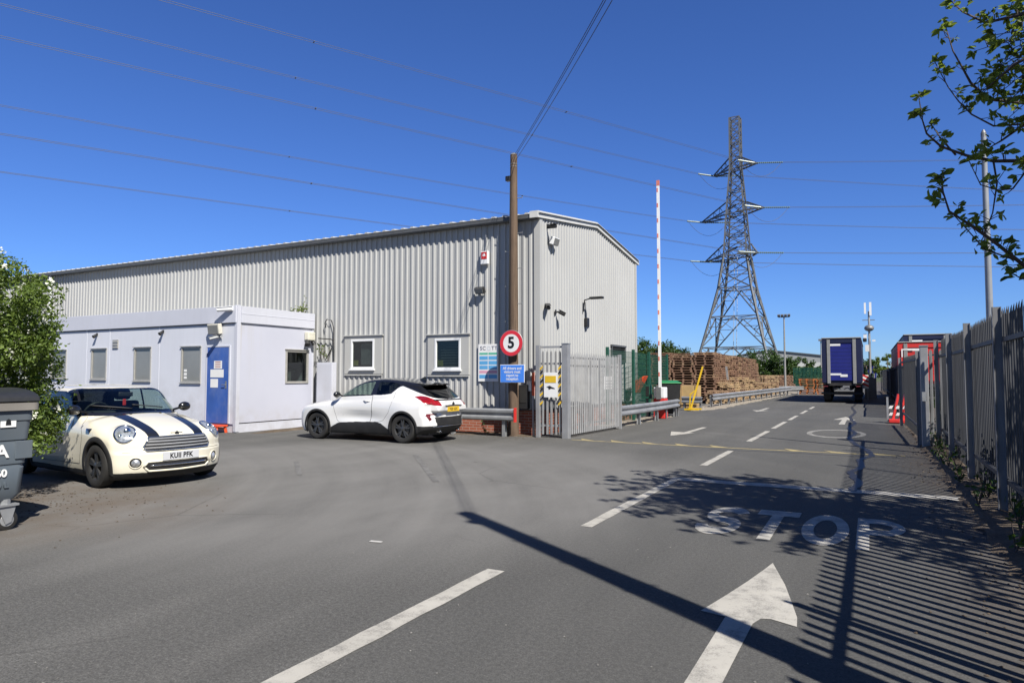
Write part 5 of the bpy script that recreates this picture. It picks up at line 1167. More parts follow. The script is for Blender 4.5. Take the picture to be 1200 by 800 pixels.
t = thing('hand_pallet_truck', 'grey leaning steel post with a pale plate in front of the pallet stacks', 'post', (-7.5, 42.5, 0)); MB().bar((0,0,0), (-.22,0,2.1), .10, .10).build('post', K['galv'], t); MB().box((.02,-.06,.25), (.32,.02,.5)).build('plate', K['white'], t)
# red and white barrier boards in the gap of the right-hand fence
t = thing('hazard_barrier', 'red folding stand with two black and white striped boards by the right-hand fence', 'barrier', (.74, 25.6, 0))
for k, z in enumerate((.30,.52)):
    MB().box((0,0,z), (.62,.03,.12)).build('striped_board', K['ink'], t)
    for q in range(3): MB().prism([(-.06,-.05),(.04,-.05),(.09,.05),(-.01,.05)], lambda u, v, w: (-.2+q*.2+u, -.017-w, z+v), .003).build('white_stripe', K['white'], t)
for x in (-.10, .10, .20): MB().bar((x-.06,0,.02), (x+.14,.05,1.12 if x > .1 else .95), .09, .07).build('red_leg', K['red'], t)
MB().box((.05,0,.08), (.62,.4,.12)).build('base', K['red'], t, bev=.02); MB().box((-.28,0,.45), (.06,.06,.8)).build('grey_leg', K['galv'], t)
# four wheeled refuse container beside the hedge
K['bin_grey'] = mat('bin_grey', (.085,.105,.125), .5, 0, .10, 2, .22, (.16,.15,.13), stretch=(1,1,.5)); K['bin_lid'] = mat('bin_lid', (.022,.023,.025), .45, 0, .15, 3, .3, (.09,.085,.075)); K['bin_rim'] = mat('bin_rim', (.20,.185,.165), .7, 0, .15, 4, .4, (.12,.10,.08))
bn = thing('refuse_container', 'large grey four wheeled refuse container with a black lid beside the flowering hedge', 'bin', (-8.17, 3.29, 0))
hx, hy = .53, .685; b = MB(); zs = [(.30,.84),(.36,.90),(.62,.93),(.635,.915),(.655,.915),(.665,.935),(.86,.955),(.875,.94),(.895,.94),(.905,.96),(1.09,.98),(1.10,1.0),(1.20,1.0)]; vs = []
def rr_(sx, sy, r=.07, n=5):
    out = []
    for cx, cy, a0 in ((sx-r,sy-r,0),(-sx+r,sy-r,90),(-sx+r,-sy+r,180),(sx-r,-sy+r,270)):
        for k in range(n+1): a = R(a0+90*k/n); out.append((cx+r*math.cos(a), cy+r*math.sin(a)))
    return out
ring = [rr_(hx*s, hy*s) for z, s in zs]; n = len(ring[0])
for (z, s), rg in zip(zs, ring): vs += [(x, y, z) for x, y in rg]
fs = [(i*n+k, i*n+(k+1) % n, (i+1)*n+(k+1) % n, (i+1)*n+k) for i in range(len(zs)-1) for k in range(n)]+[tuple(range(n))[::-1]]
b.add(vs, fs); b.build('body', K['bin_grey'], bn, smooth='auto')
rm = MB(); 
for z0, z1, s in ((1.20,1.275,1.06),):
    a = rr_(hx*s, hy*s); c = rr_(hx*.95, hy*.95); o = [(x,y,z0) for x,y in a]+[(x,y,z1) for x,y in a]+[(x,y,z1) for x,y in c]+[(x,y,z0) for x,y in c]
    rm.add(o, [(q*n+k, q*n+(k+1) % n, ((q+1) % 4)*n+(k+1) % n, ((q+1) % 4)*n+k) for q in range(4) for k in range(n)])
rm.build('rim', K['bin_rim'], bn, smooth='auto')
ld = MB(); vs = []; sec = []
for i in range(15):
    a = math.pi*i/14; sec.append((hx*1.05*math.cos(a), 1.285+.14*math.sin(a)**.8))
for y in (-hy*1.05, hy*1.05): vs += [(x, y, z) for x, z in sec]
m_ = len(sec); ld.add(vs, [(k, k+1, m_+k+1, m_+k) for k in range(m_-1)]+[tuple(range(m_)), tuple(range(m_, 2*m_))[::-1], (0, m_-1, 2*m_-1, m_)]); ld.build('lid', K['bin_lid'], bn, smooth='auto', bev=.01)
mb = MB(); mb.box((0,0,1.36), (.10,hy*1.7,.16)); mb.build('lid_ridge', K['bin_lid'], bn, bev=.02)
for sx in (-1, 1):
    for sy in (-1, 1):
        cx, cy = sx*.40, sy*.50; w = MB(); w.lathe([(.02,-.025),(.085,-.025),(.10,-.018),(.10,.018),(.085,.025),(.02,.025)], (0,0,0), 'X', 28)
        wo = w.build('castor_wheel', K['rubber'], bn, (cx+.02, cy, .10), 0, 'auto'); MB().lathe([(0,-.028),(.06,-.028),(.068,-.02),(.068,.02),(.06,.028),(0,.028)], (0,0,0), 'X', 24).build('hub', K['galv'], wo, smooth='auto')
        f = MB(); 
        for s in (-1, 1): f.prism([(-.09,.24),(.07,.24),(.03,.08),(-.02,.06)], lambda u, v, q: (cx+.02+s*.036+q*s, cy+u, v), .006)
        f.bx(cx-.05, cx+.08, cy-.1, cy+.09, .24, .26); f.cyl((cx+.01, cy-.01, .25), (cx+.01, cy-.01, .31), .05, .05, 12); f.build('castor_fork', K['galv'], bn)
fx = hx*.955
text('maker_lettering', 'VEOLIA', .18, K['white'], bn, frame((fx*.985,.36,.79), (0,1,0), (0,0,1)) if False else frame((hx*.958,.16,.79), (0,1,0), (0,0,1)), align='CENTER', bold=.004, ext=.004)
text('capacity_lettering', '660', .105, K['white'], bn, frame((hx*.937,.38,.575), (0,1,0), (0,0,1)), bold=.003, ext=.004); text('capacity_emboss', '1100 L', .085, K['bin_grey'], bn, frame((hx*.92,.36,.46), (0,1,0), (0,0,1)), bold=.003, ext=.008)
MB().box((hx*.992,.44,1.085), (.006,.14,.10)).build('sticker', K['white'], bn); MB().prism([(-.025,-.03),(.025,-.03),(.02,.02),(0,.035),(-.02,.02)], lambda u, v, w: (hx*.992+.0032+w, .44+u, 1.085+v), .002).build('sticker_symbol', K['ink'], bn)
MB().box((hx*.955,.60,.80), (.012,.16,.18)).build('side_pocket', K['bin_grey'], bn, bev=.005)
tag(MB().box((-4.12,5.12,.008), (.12,.035,.006), .15).build('paper_scrap', mat('dull_paper', (.42,.41,.39), .7)), 'tiny scrap of white paper lying on the empty road', 'litter')
# ------------------------------------------------------------------ lorry trailers
K['navy'] = mat('navy_curtain', (.011,.016,.165), .45, 0, .10, 1.5, .1, (.05,.05,.08)); K['navy_dark'] = mat('navy_side', (.007,.011,.045), .5, 0, .12, 1.2); K['trail_red'] = mat('trailer_red', (.55,.035,.03), .45, 0, .06, 1.5)
K['chassis'] = mat('chassis', (.018,.018,.019), .7, 0, .3, 4, .4, (.06,.05,.045)); K['post_grey'] = mat('post_grey', (.27,.27,.26), .5, .2, .1)
def trailer(loc, h, label, body, door, L=13.6, rz=0, side=None, W=2.5):
    """origin under the middle of the rear face, the trailer runs along +Y"""
    t = thing('lorry_trailer', label, 'lorry trailer', loc, rz); side = side or body; zf = 1.15; w = W/2
    MB().bx(-w+.03, w-.03, .08, L, zf, h-.05).build('body', side, t, bev=.03)
    MB().bx(-w, w, .0, L, h-.045, h+.02).build('roof', K['post_grey'], t, bev=.02)
    r = MB(); r.bx(-w+.36, w-.36, .03, .078, zf+.12, h-.30); dr = r.build('rear_door', door, t, bev=.01)
    for sx in (-1, 1):
        MB().bx(sx*(w-.36)-.085, sx*(w-.36)+.085, -.02, .075, zf-.05, h-.10).build('rear_post', K['post_grey'], t, bev=.01)
        MB().bx(min(sx*(w-.27),sx*(w-.005)), max(sx*(w-.27),sx*(w-.005)), .02, .077, zf, h-.1).build('corner_curtain', side, t)
        MB().bx(min(sx*(w-.05),sx*.72), max(sx*(w-.05),sx*.72), .05, .12, .92, 1.06).build('tail_light', K['dark_red'], t)
        for y in (3.0,4.3,5.6):
            wh_ = MB(); wh_.lathe([(.30,-.17),(.48,-.17),(.51,-.13),(.51,.13),(.48,.17),(.30,.17),(.16,.10*sx),(0,.10*sx)], (0,0,0), 'X', 28); wh_.build('wheel', K['rubber'], t, (sx*(w-.22), y-1.9, .51), 0, 'auto')
        MB().bx(sx*(w-.22)-.2, sx*(w-.22)+.2, .62, .645, .2, .78).build('mud_flap', K['rubber'], t)
        MB().bx(sx*.9-.05, sx*.9+.05, 10.2, 10.35, .1, 1.0).build('landing_leg', K['chassis'], t)
    MB().bx(-w+.36, w-.36, -.01, .076, h-.29, h-.10).build('rear_header', side, t)
    mb = MB(); mb.bx(-w+.05, w-.05, .05, L-.2, .98, 1.14); mb.bx(-.5, -.38, .3, L-.5, .72, .98); mb.bx(.38, .5, .3, L-.5, .72, .98); mb.bx(-1.1, 1.1, .35, .45, .48, .60)
    for y in (1.1,2.4,3.7): mb.cyl((-.9,y,.51), (.9,y,.51), .07, .07, 10)
    mb.build('chassis', K['chassis'], t)
    for x in (-.25, .25): MB().tube([(x-.16,.30,.78),(x,.28,.86),(x+.16,.30,.78)], .03, 6).build('air_coupling', K['post_grey'], t)
    MB().bx(-w+.45, -w+.98, .018, .028, h-.46, h-.34).build('label_plate', K['white'], dr)
    MB().bx(-w+.42, -w+1.0, .018, .028, zf+.42, zf+.53).build('label_plate', K['white'], dr); MB().bx(-w+.95, -w+1.32, .012, .027, zf+.33, zf+.47).build('number_plate', K['plate_yellow'] if False else K['white'], dr)
    for k in range(8): z = zf+.5+k*(h-zf-.9)/8; MB().bx(-w+.37, w-.37, .026, .0295, z, z+.012).build('slat_joint', K['navy_dark'] if door is K['navy'] else K['chassis'], dr)
    return t
trailer((-1.46,43.0,0), 3.70, 'dark blue box trailer seen from behind standing on the road', K['navy_dark'], K['navy'], W=2.04)
trailer((-.35,140,0), 4.0, 'second blue trailer far down the road beyond the tall camera mast', K['navy'], K['navy'])
rt_ = trailer((2.50,40.5,0), 3.28, 'bright red trailer parked behind the right-hand palisade fence', K['trail_red'], K['trail_red'])
MB().bx(-1.08, -.52, -.032, -.022, 2.86, 2.92).build('white_mark', K['white'], rt_); MB().bx(-1.08, -1.02, -.032, -.022, 2.5, 2.86).build('white_mark', K['white'], rt_)
trailer((3.05,47.5,0), 4.02, 'tall navy trailer showing above the red trailer', K['navy_dark'], K['navy_dark'])
# ------------------------------------------------------------------ pallets
def pallet_mesh(m, name):
    mb = MB(); Lx, Ly = 1.2, 1.0
    for y in (-.44,-.22,0,.22,.44): mb.box((0,y,.132), (Lx,.11,.022))
    for x in (-.54,0,.54): mb.box((x,0,.109), (.10,Ly,.022))
    for x in (-.54,0,.54):
        for y in (-.44,0,.44): mb.box((x,y,.059), (.10,.11,.078))
    for y in (-.44,0,.44): mb.box((0,y,.010), (Lx,.11,.020))
    return mb.build(name, m)
def pal_mat(name, col):
    m, nt, b, out = nodes(name); P = pos_n(nt); oi = nt.nodes.new('ShaderNodeObjectInfo')
    n = noise_n(nt, mapped(nt, P, (1,1,6)), 3, 6, .7); c = mix_n(nt, ramp_n(nt, n, [(.3,0),(.7,1)]), tuple(x*.6 for x in col), tuple(min(1,x*1.35) for x in col))
    c = mix_n(nt, ramp_n(nt, oi.outputs['Random'], [(0,0),(1,.55)]), c, (col[0]*.5,col[1]*.48,col[2]*.5)); nt.links.new(c, b.inputs['Base Color']); b.inputs['Roughness'].default_value = .85; return m
PM = [pallet_mesh(pal_mat('pallet_dark', (.25,.145,.092)), 'wooden_pallet'), pallet_mesh(pal_mat('pallet_mid', (.33,.215,.13)), 'wooden_pallet'), pallet_mesh(pal_mat('pallet_light', (.46,.33,.19)), 'wooden_pallet'), pallet_mesh(pal_mat('pallet_orange', (.42,.15,.05)), 'wooden_pallet')]
first = [True]*4; npal = [0]; LEFT = []
def stack(x, y, n, kind, label, group, rz=0, mixk=None):
    for k in range(n):
        kk = kind if mixk is None or random.random() > .3 else mixk
        xx, yy, r = x+random.uniform(-.05,.05), y+random.uniform(-.045,.045), rz+random.uniform(-.05,.05)
        if npal[0] >= 296: LEFT.append((xx, yy, k*.1445, r, kk)); continue
        o = PM[kk] if first[kk] else PM[kk].copy()
        if not first[kk]: COL.objects.link(o)
        first[kk] = False; o.location = (xx, yy, k*.1445); o.rotation_euler = (0,0,r); npal[0] += 1
        tag(o, label, 'pallet', group)
G1, G2, G3 = 'dark wooden pallets in the tall stacks', 'pale wooden pallets in the lower stacks', 'orange brown pallets at the end of the yard'
L1 = 'weathered brown wooden pallet in the tall stacks beyond the raised barrier arm'; L2 = 'pale wooden pallet in the low stacks along the long crash barrier'; L3 = 'orange brown pallet in the small stacks at the far end of the yard'
for i in range(3): stack(-10.95+i*1.27, 40.2, 20-(i == 1), 0, L1, G1, 0, 1)
for i in range(7): stack(-7.55+.012*i, 38.9+i*1.75, [5,8,9,7,10,9,8][i], 2, L2, G2, R(90), 1)
for i in range(2): stack(-4.75+i*1.3, 62.5, 9, 3, L3, G3)
for i in range(6): stack(-8.62-.02*i, 41.6+i*1.3, 20, 0 if i % 3 else 1, L1, G1, R(90), 1)
for i in range(10): stack(-8.75-.03*i, 49.4+i*1.3, 20 if i < 9 else 18, 1 if i % 2 else 0, L1, G1, R(90), 0)
for i in range(3): stack(-10.95+i*1.2, 41.5, 20, 0, L1, G1)
for i in range(12): stack(-8.7+.03*i, 63.8+i*2.0, 11 if i < 11 else 4, 2 if i < 5 else 0, L2, G2, R(90), 1)
for i in range(5): stack(-7.5+.03*i, 52.0+i*2.2, 7, 2, L2, G2, R(90), 1)
mbs = {}
for x, y, z, r, kk in LEFT:
    mb = mbs.setdefault(0, MB()); me = PM[kk].data; c, s = math.cos(r), math.sin(r)
    mb.add([(x+v.co.x*c-v.co.y*s, y+v.co.x*s+v.co.y*c, z+v.co.z) for v in me.vertices], [tuple(p.vertices) for p in me.polygons], kk)
if mbs: tag(mbs[0].build('pallet_stacks', [p.data.materials[0] for p in PM], fix=False), 'rows of wooden pallets stacked further back in the yard', 'pallets', kind='stuff')
# ------------------------------------------------------------------ pylon
PC = Vector((-20.11, 122.71, 0)); AX = Vector((.8453, -.5343, 0)); BX_ = Vector((.5343, .8453, 0))
K['pyl'] = mat('pylon_steel', (.115,.122,.13), .6, .2, .15, 1); K['pyl_light'] = mat('pylon_steel_light', (.42,.43,.43), .6, .2, .15, 1); K['insul'] = mat('insulator_glass', (.15,.21,.18), .3, 0, .1); K['wire'] = mat('conductor', (.10,.10,.105), .6, .3, .05)
py = thing('electricity_pylon', 'tall steel lattice electricity pylon with three pairs of cross arms behind the pallet yard', 'pylon', PC)
lv = [(0,9.6),(6.3,7.25),(11.6,5.45),(16.6,3.85),(22.3,2.72),(26.0,2.40),(29.7,2.08),(33.8,1.68),(37.6,1.26),(42.2,1.20),(46.7,1.18)]          # height, half diagonal
def corner(k, z):
    for (z0, r0), (z1, r1) in zip(lv, lv[1:]):
        if z0 <= z <= z1: r = r0+(r1-r0)*(z-z0)/(z1-z0); break
    a = R(27.7+15+90*k); return Vector((r*math.cos(a), r*math.sin(a), z))
for k in range(4):
    mb = MB()
    for (z0, _), (z1, _) in zip(lv, lv[1:]): mb.bar(corner(k, z0), corner(k, z1), .31 if z1 < 24 else .22)
    mb.build('leg', K['pyl'], py)
for i, ((z0, _), (z1, _)) in enumerate(zip(lv, lv[1:])):
    mb = MB(); th = .14 if z0 < 22 else .11
    for k in range(4):
        a0, b0, a1, b1 = corner(k, z0), corner((k+1) % 4, z0), corner(k, z1), corner((k+1) % 4, z1)
        mb.bar(a1, b1, th*1.1)
        if z0 < 22 and z0 < 16:
            m1 = (a1+b1)/2; mb.bar(a0, m1, th*1.2); mb.bar(b0, m1, th*1.2)
            for f in (.33, .66):
                p, q = a0.lerp(a1, f), a0.lerp(m1, f); mb.bar(p, q, th*.6); mb.bar(q, a0.lerp(a1, f+.33), th*.6); p, q = b0.lerp(b1, f), b0.lerp(m1, f); mb.bar(p, q, th*.6); mb.bar(q, b0.lerp(b1, f+.33), th*.6)
        else:
            n = 2 if z0 < 37 else 3
            for s in range(n):
                za, zb = z0+(z1-z0)*s/n, z0+(z1-z0)*(s+1)/n; mb.bar(corner(k, za), corner((k+1) % 4, zb), th); mb.bar(corner((k+1) % 4, za), corner(k, zb), th); mb.bar(corner(k, zb), corner((k+1) % 4, zb), th*.8)
    mb.bar(corner(0, z1), corner(2, z1), th*.7); mb.bar(corner(1, z1), corner(3, z1), th*.7); mb.build('lattice', K['pyl'], py)
ld_ = MB(); pa = [(corner(2, z)+corner(3, z))/2*.6+Vector((0,0,z*.4)) for z in np.linspace(0, 22, 12)]
for s in (-.25, .25): ld_.tube([p+Vector((s,0,0)) for p in pa], .04, 4)
ld_.build('ladder', K['pyl_light'], py)
ARM = {(1,1):(4.2,37.6),(1,-1):(4.8,37.6),(2,1):(5.4,29.7),(2,-1):(7.7,29.7),(3,1):(4.0,22.3),(3,-1):(7.0,22.3)}
LW = {(1,1):(-.0198,-.023),(1,-1):(-.0014,.1122),(2,1):(-.0158,.0199),(2,-1):(.0182,.1671),(3,1):(-.0096,.0),(3,-1):(.0082,.1016)}; RW = {(1,1):.080,(1,-1):.149,(2,1):.065,(2,-1):.0985,(3,1):.057,(3,-1):.0735}
dl = Vector((math.cos(R(240)), math.sin(R(240)), 0)); dr_ = Vector((math.cos(R(12)), math.sin(R(12)), 0))
for (l, s), (half, z) in ARM.items():
    tip = AX*(s*half)+Vector((0,0,z)); mb = MB(); r = [q for q in lv if abs(q[0]-z) < .01][0][1]
    for w in (-1, 1):
        root = AX*(s*r*.62)+BX_*(w*r*.72)+Vector((0,0,z)); hi = AX*(s*r*.55)+BX_*(w*r*.65)+Vector((0,0,z+2.1)); e = tip+BX_*(w*.35)
        mb.bar(root, e, .21); mb.bar(hi, e+Vector((0,0,.1)), .18)
        for f in (.25,.5,.75): mb.bar(root.lerp(e, f), hi.lerp(e, f), .07); mb.bar(root.lerp(e, f-.25), hi.lerp(e, f), .07)
        for f in (.33,.66): mb.bar(root.lerp(e, f), (AX*(s*r*.62)-BX_*(w*r*.72)+Vector((0,0,z))).lerp(tip-BX_*(w*.35), min(1, f+.17)), .07)
    mb.bar(tip-BX_*.6, tip+BX_*.6, .2); mb.build('cross_arm', K['pyl'], py)
    for d, sl, cc, lab in ((dl, *LW[(l,s)], 'left'), (dr_, RW[(l,s)], .25, 'right')):
        il = 4.4; end = tip+d*il+Vector((0,0,-.25)); pts = [tip.lerp(end, f) for f in np.linspace(.06, 1, 27)]
        MB().tube(pts, [.17 if i % 2 else .06 for i in range(27)], 8).build('insulator_string', K['insul'], py)
        cc /= 1000; S = 210 if lab == 'left' else 150
        for o in (-.22, .22):
            n = Vector((-d.y, d.x, 0))*o; w = [PC+tip+n+d*q+Vector((0,0,-.25-sl*(q-il)+cc*(q-il)**2)) for q in np.linspace(il, S, 60)]
            lbl = 'high voltage conductor sweeping up to the left from the pylon' if lab == 'left' else 'high voltage conductor running out to the right from the pylon'
            tag(MB().tube(w, .022, 5).build('power_line', K['wire']), lbl, 'power line', 'power lines on the '+lab+' of the pylon')
        if lab == 'left':
            for q in (40, 75, 108): 
                p = tip+d*q+Vector((0,0,-.25-sl*(q-il)+cc*(q-il)**2)); n = Vector((-d.y, d.x, 0)); MB().bar(p-n*.25, p+n*.25, .08).build('wire_spacer', K['wire'], py)
    e0, e1 = tip+dl*4.2, tip+dr_*4.2; MB().tube([e0.lerp(e1, f)-Vector((0,0,2.6*4*f*(1-f)+.2)) for f in np.linspace(0, 1, 14)], .03, 5).build('jumper_cable', K['wire'], py)
# ------------------------------------------------------------------ masts, lamp columns, far buildings
t = thing('street_light', 'tapering grey street light column rising behind the right-hand fence into the branches', 'street light', (1.98, 15.3, 0))
MB().tube([(0,0,0),(0,0,1.2),(0,0,1.22),(0,0,6.05)], [.085,.085,.065,.045], 16).build('column', mat('column_grey', (.27,.285,.31), .5, .2, .08), t, smooth='auto'); MB().tube([(0,0,6.02),(0,0,6.10),(0,0,6.16)], [.046,.046,.02], 12).build('cap', K['galv_dark'], t)
t = thing('floodlight_mast', 'slim floodlight mast with a ring of lamps beyond the pallet stacks', 'floodlight mast', (-7.26, 70, 0))
MB().tube([(0,0,0),(0,0,7.2)], [.11,.06], 12).build('column', K['post_grey'], t, smooth='auto'); MB().bar((-.5,0,7.15), (.5,0,7.15), .06).build('crossbar', K['galv'], t)
for x in (-.45,-.15,.15,.45): MB().box((x,-.1,7.3), (.24,.2,.2), mat=Matrix.Rotation(.5, 3, 'X')).build('lamp', K['galv_dark'], t)
t = thing('camera_mast', 'thin mast carrying cameras and white aerials at the far end of the fence', 'mast', (-.03, 52, 0))
MB().tube([(0,0,0),(0,0,5.9)], [.10,.06], 12).build('column', K['galv'], t, smooth='auto'); MB().box((0,0,.7), (.7,.5,1.4)).build('base_cabinet', K['galv_dark'], t)
for x, z, s in ((-.22,6.1,(.12,.1,.75)),(.10,6.05,(.14,.1,.9)),(-.25,4.2,(.2,.15,.3)),(-.15,3.4,(.22,.15,.45)),(.26,3.9,(.2,.1,.12))): MB().box((x,-.06,z), s).build('aerial', K['white_plastic'], t)
MB().sphere((.0,-.05,4.75), (.30,.30,.22), 14, 8).build('camera_dome', K['galv_dark'], t, smooth=True); MB().box((-.28,-.1,3.95), (.24,.24,.26)).build('camera_dome', K['black'], t, bev=.05); MB().bar((-.4,0,5.3), (.35,0,5.3), .05).build('crossbar', K['galv_dark'], t)
t = thing('chevron_board', 'small red and white chevron board at the foot of the camera mast', 'board', (-.45, 50.6, 0)); MB().box((0,0,1.15), (.62,.03,.9)).build('board', K['white'], t)
for k in range(3): MB().prism([(-.31,-.35+k*.28),(0,-.2+k*.28),(.31,-.35+k*.28),(.31,-.22+k*.28),(0,-.07+k*.28),(-.31,-.22+k*.28)], lambda u, v, w: (u, -.018-w, 1.15+v), .003).build('red_chevron', K['red'], t)
for x in (-.25,.25): MB().bx(x-.025, x+.025, .02, .05, 0, 1.5).build('leg', K['galv'], t)
t = thing('thin_mast', 'thin grey lighting pole just left of the blue trailer', 'pole', (-5.6, 96, 0)); MB().tube([(0,0,0),(0,0,6.2)], [.09,.06], 10).build('column', K['post_grey'], t); MB().box((0,-.2,6.1), (.5,.5,.25)).build('lamp', K['galv_dark'], t)
t = thing('distant_warehouse', 'wide grey warehouse with a shallow roof and pale wall band in the distance', 'warehouse', (-20, 205, 0))
x0, x1 = -18, 13; ridge = -5.5; mb = MB(); ey, ry = 6.9, 8.9
mb.add([(x0,0,4.9),(x1,0,4.9),(x1,0,6.5),(ridge,0,ry-.1),(x0,0,ey-.2)], [(0,1,2,3,4)]); mb.bx(x0, x1, .05, .1, 3.2, 4.9); mb.build('upper_wall', mat('far_cladding', (.30,.31,.31), .6, 0, .06, .3), t)
MB().bx(x0, x1, -.05, .04, 3.1, 5.2).build('pale_band', mat('far_band', (.52,.52,.50), .6, 0, .06, .3), t); MB().bx(x0, x1, 0, .06, 0, 3.1).build('lower_wall', mat('far_dark', (.05,.055,.055), .8, 0, .2, .3), t)
mb = MB(); mb.add([(x0-.3,-.3,ey-.1),(ridge,-.3,ry),(x1+.3,-.3,6.6),(x0-.3,40,ey-.1),(ridge,40,ry),(x1+.3,40,6.6),(x0-.3,-.3,ey-.35),(ridge,-.3,ry-.25),(x1+.3,-.3,6.35)], [(0,1,4,3),(1,2,5,4),(6,7,1,0),(7,8,2,1)]); mb.build('roof', mat('far_roof', (.10,.11,.12), .6, 0, .06, .3), t, fix=False)
for i, (x, l) in enumerate(((-15.2, 0),)):
    pass
t = thing('green_fence', 'dark green palisade fence in front of the far bushes', 'fence', (-8.2, 88, 0)); mb = MB()
for i in range(34): mb.bx(i*.15, i*.15+.08, 0, .02, 0, 2.5)
mb.build('pale_panel', K['green_mesh'], t); MB().bx(0, 5.1, .02, .06, .4, .46).build('rail', K['green_mesh'], t); MB().bx(0, 5.1, .02, .06, 2.0, 2.06).build('rail', K['green_mesh'], t)
# ------------------------------------------------------------------ foliage
def leaf_mat(name, a, b2, trans=.35, rough=.5):
    m, nt, b, out = nodes(name); P = pos_n(nt); at = nt.nodes.new('ShaderNodeAttribute'); at.attribute_name = 'tone'
    n = noise_n(nt, P, 2.2, 3); f = math_n(nt, 'MULTIPLY_ADD', n, .5, math_n(nt, 'MULTIPLY', at.outputs['Fac'], .6))
    c = mix_n(nt, ramp_n(nt, f, [(.2,0),(.85,1)]), a, b2); nt.links.new(c, b.inputs['Base Color']); b.inputs['Roughness'].default_value = rough; b.inputs['Specular IOR Level'].default_value = .35
    t = nt.nodes.new('ShaderNodeBsdfTranslucent'); nt.links.new(mix_n(nt, .5, c, (b2[0]*1.5,b2[1]*1.5,b2[2]*.6)), t.inputs[0]); mx = nt.nodes.new('ShaderNodeMixShader'); mx.inputs[0].default_value = trans
    nt.links.new(b.outputs[0], mx.inputs[1]); nt.links.new(t.outputs[0], mx.inputs[2]); nt.links.new(mx.outputs[0], out.inputs[0]); return m
RG = np.random.default_rng(11)
def unit(v): return v/np.maximum(np.linalg.norm(v, axis=1), 1e-9)[:,None]
def leaves(name, C, N, size, m, parent=None, aspect=.55, fold=.25, U=None, offset=0):
    """one folded leaf blade per centre C with normal N: 6 vertices, 4 triangles as 2 quads"""
    n = len(C); N = unit(N)
    if U is None: U = RG.normal(size=(n,3))
    U = unit(U-N*(U*N).sum(1)[:,None]); Wd = np.cross(N, U); s = np.broadcast_to(np.asarray(size, float), (n,))[:,None]
    L = C+U*s*offset; a = L-U*s*.5*(1-2*offset*0); tip = a+U*s; mid = a+U*s*.48; w = s*aspect*.5; up = N*s*fold*.3
    V = np.stack([a, mid+Wd*w+up, a+U*s*.82+Wd*w*.5+up*.6, tip-N*s*.06, a+U*s*.82-Wd*w*.5+up*.6, mid-Wd*w+up], 1).reshape(-1,3)
    b = (np.arange(n)*6)[:,None]; F = np.concatenate([b+np.array([[0,1,2,3]]), b+np.array([[0,3,4,5]])], 1).reshape(-1,4)
    me = bpy.data.meshes.new(name); me.vertices.add(len(V)); me.vertices.foreach_set('co', V.astype('f').ravel()); me.loops.add(F.size); me.loops.foreach_set('vertex_index', F.astype('i').ravel())
    me.polygons.add(len(F)); me.polygons.foreach_set('loop_start', np.arange(0, F.size, 4, dtype='i')); me.update(calc_edges=True)
    at = me.attributes.new('tone', 'FLOAT', 'POINT'); at.data.foreach_set('value', np.repeat(RG.random(n), 6).astype('f')); me.materials.append(m)
    o = bpy.data.objects.new(name, me); COL.objects.link(o)
    if parent: o.parent = parent
    return o
def clump_points(centres, radii, n, shell=.55):
    i = RG.integers(0, len(centres), n); d = unit(RG.normal(size=(n,3))); r = radii[i]*(shell+(1-shell)*RG.random(n))**.8
    return centres[i]+d*r[:,None], d
K['hedge'] = leaf_mat('hawthorn_leaf', (.045,.080,.016), (.17,.24,.048)); K['blossom'] = leaf_mat('blossom', (.62,.62,.56), (.78,.78,.72), .25, .7); K['bark'] = wood_mat('bark', (.07,.055,.042), (.16,.13,.105)); K['twig'] = wood_mat('twig', (.045,.034,.028), (.11,.085,.07))
K['bush'] = leaf_mat('bush_leaf', (.020,.048,.012), (.065,.115,.025)); K['bush2'] = leaf_mat('dark_leaf', (.018,.036,.014), (.05,.085,.03)); K['spring'] = leaf_mat('spring_leaf', (.06,.095,.02), (.19,.25,.05), .5)
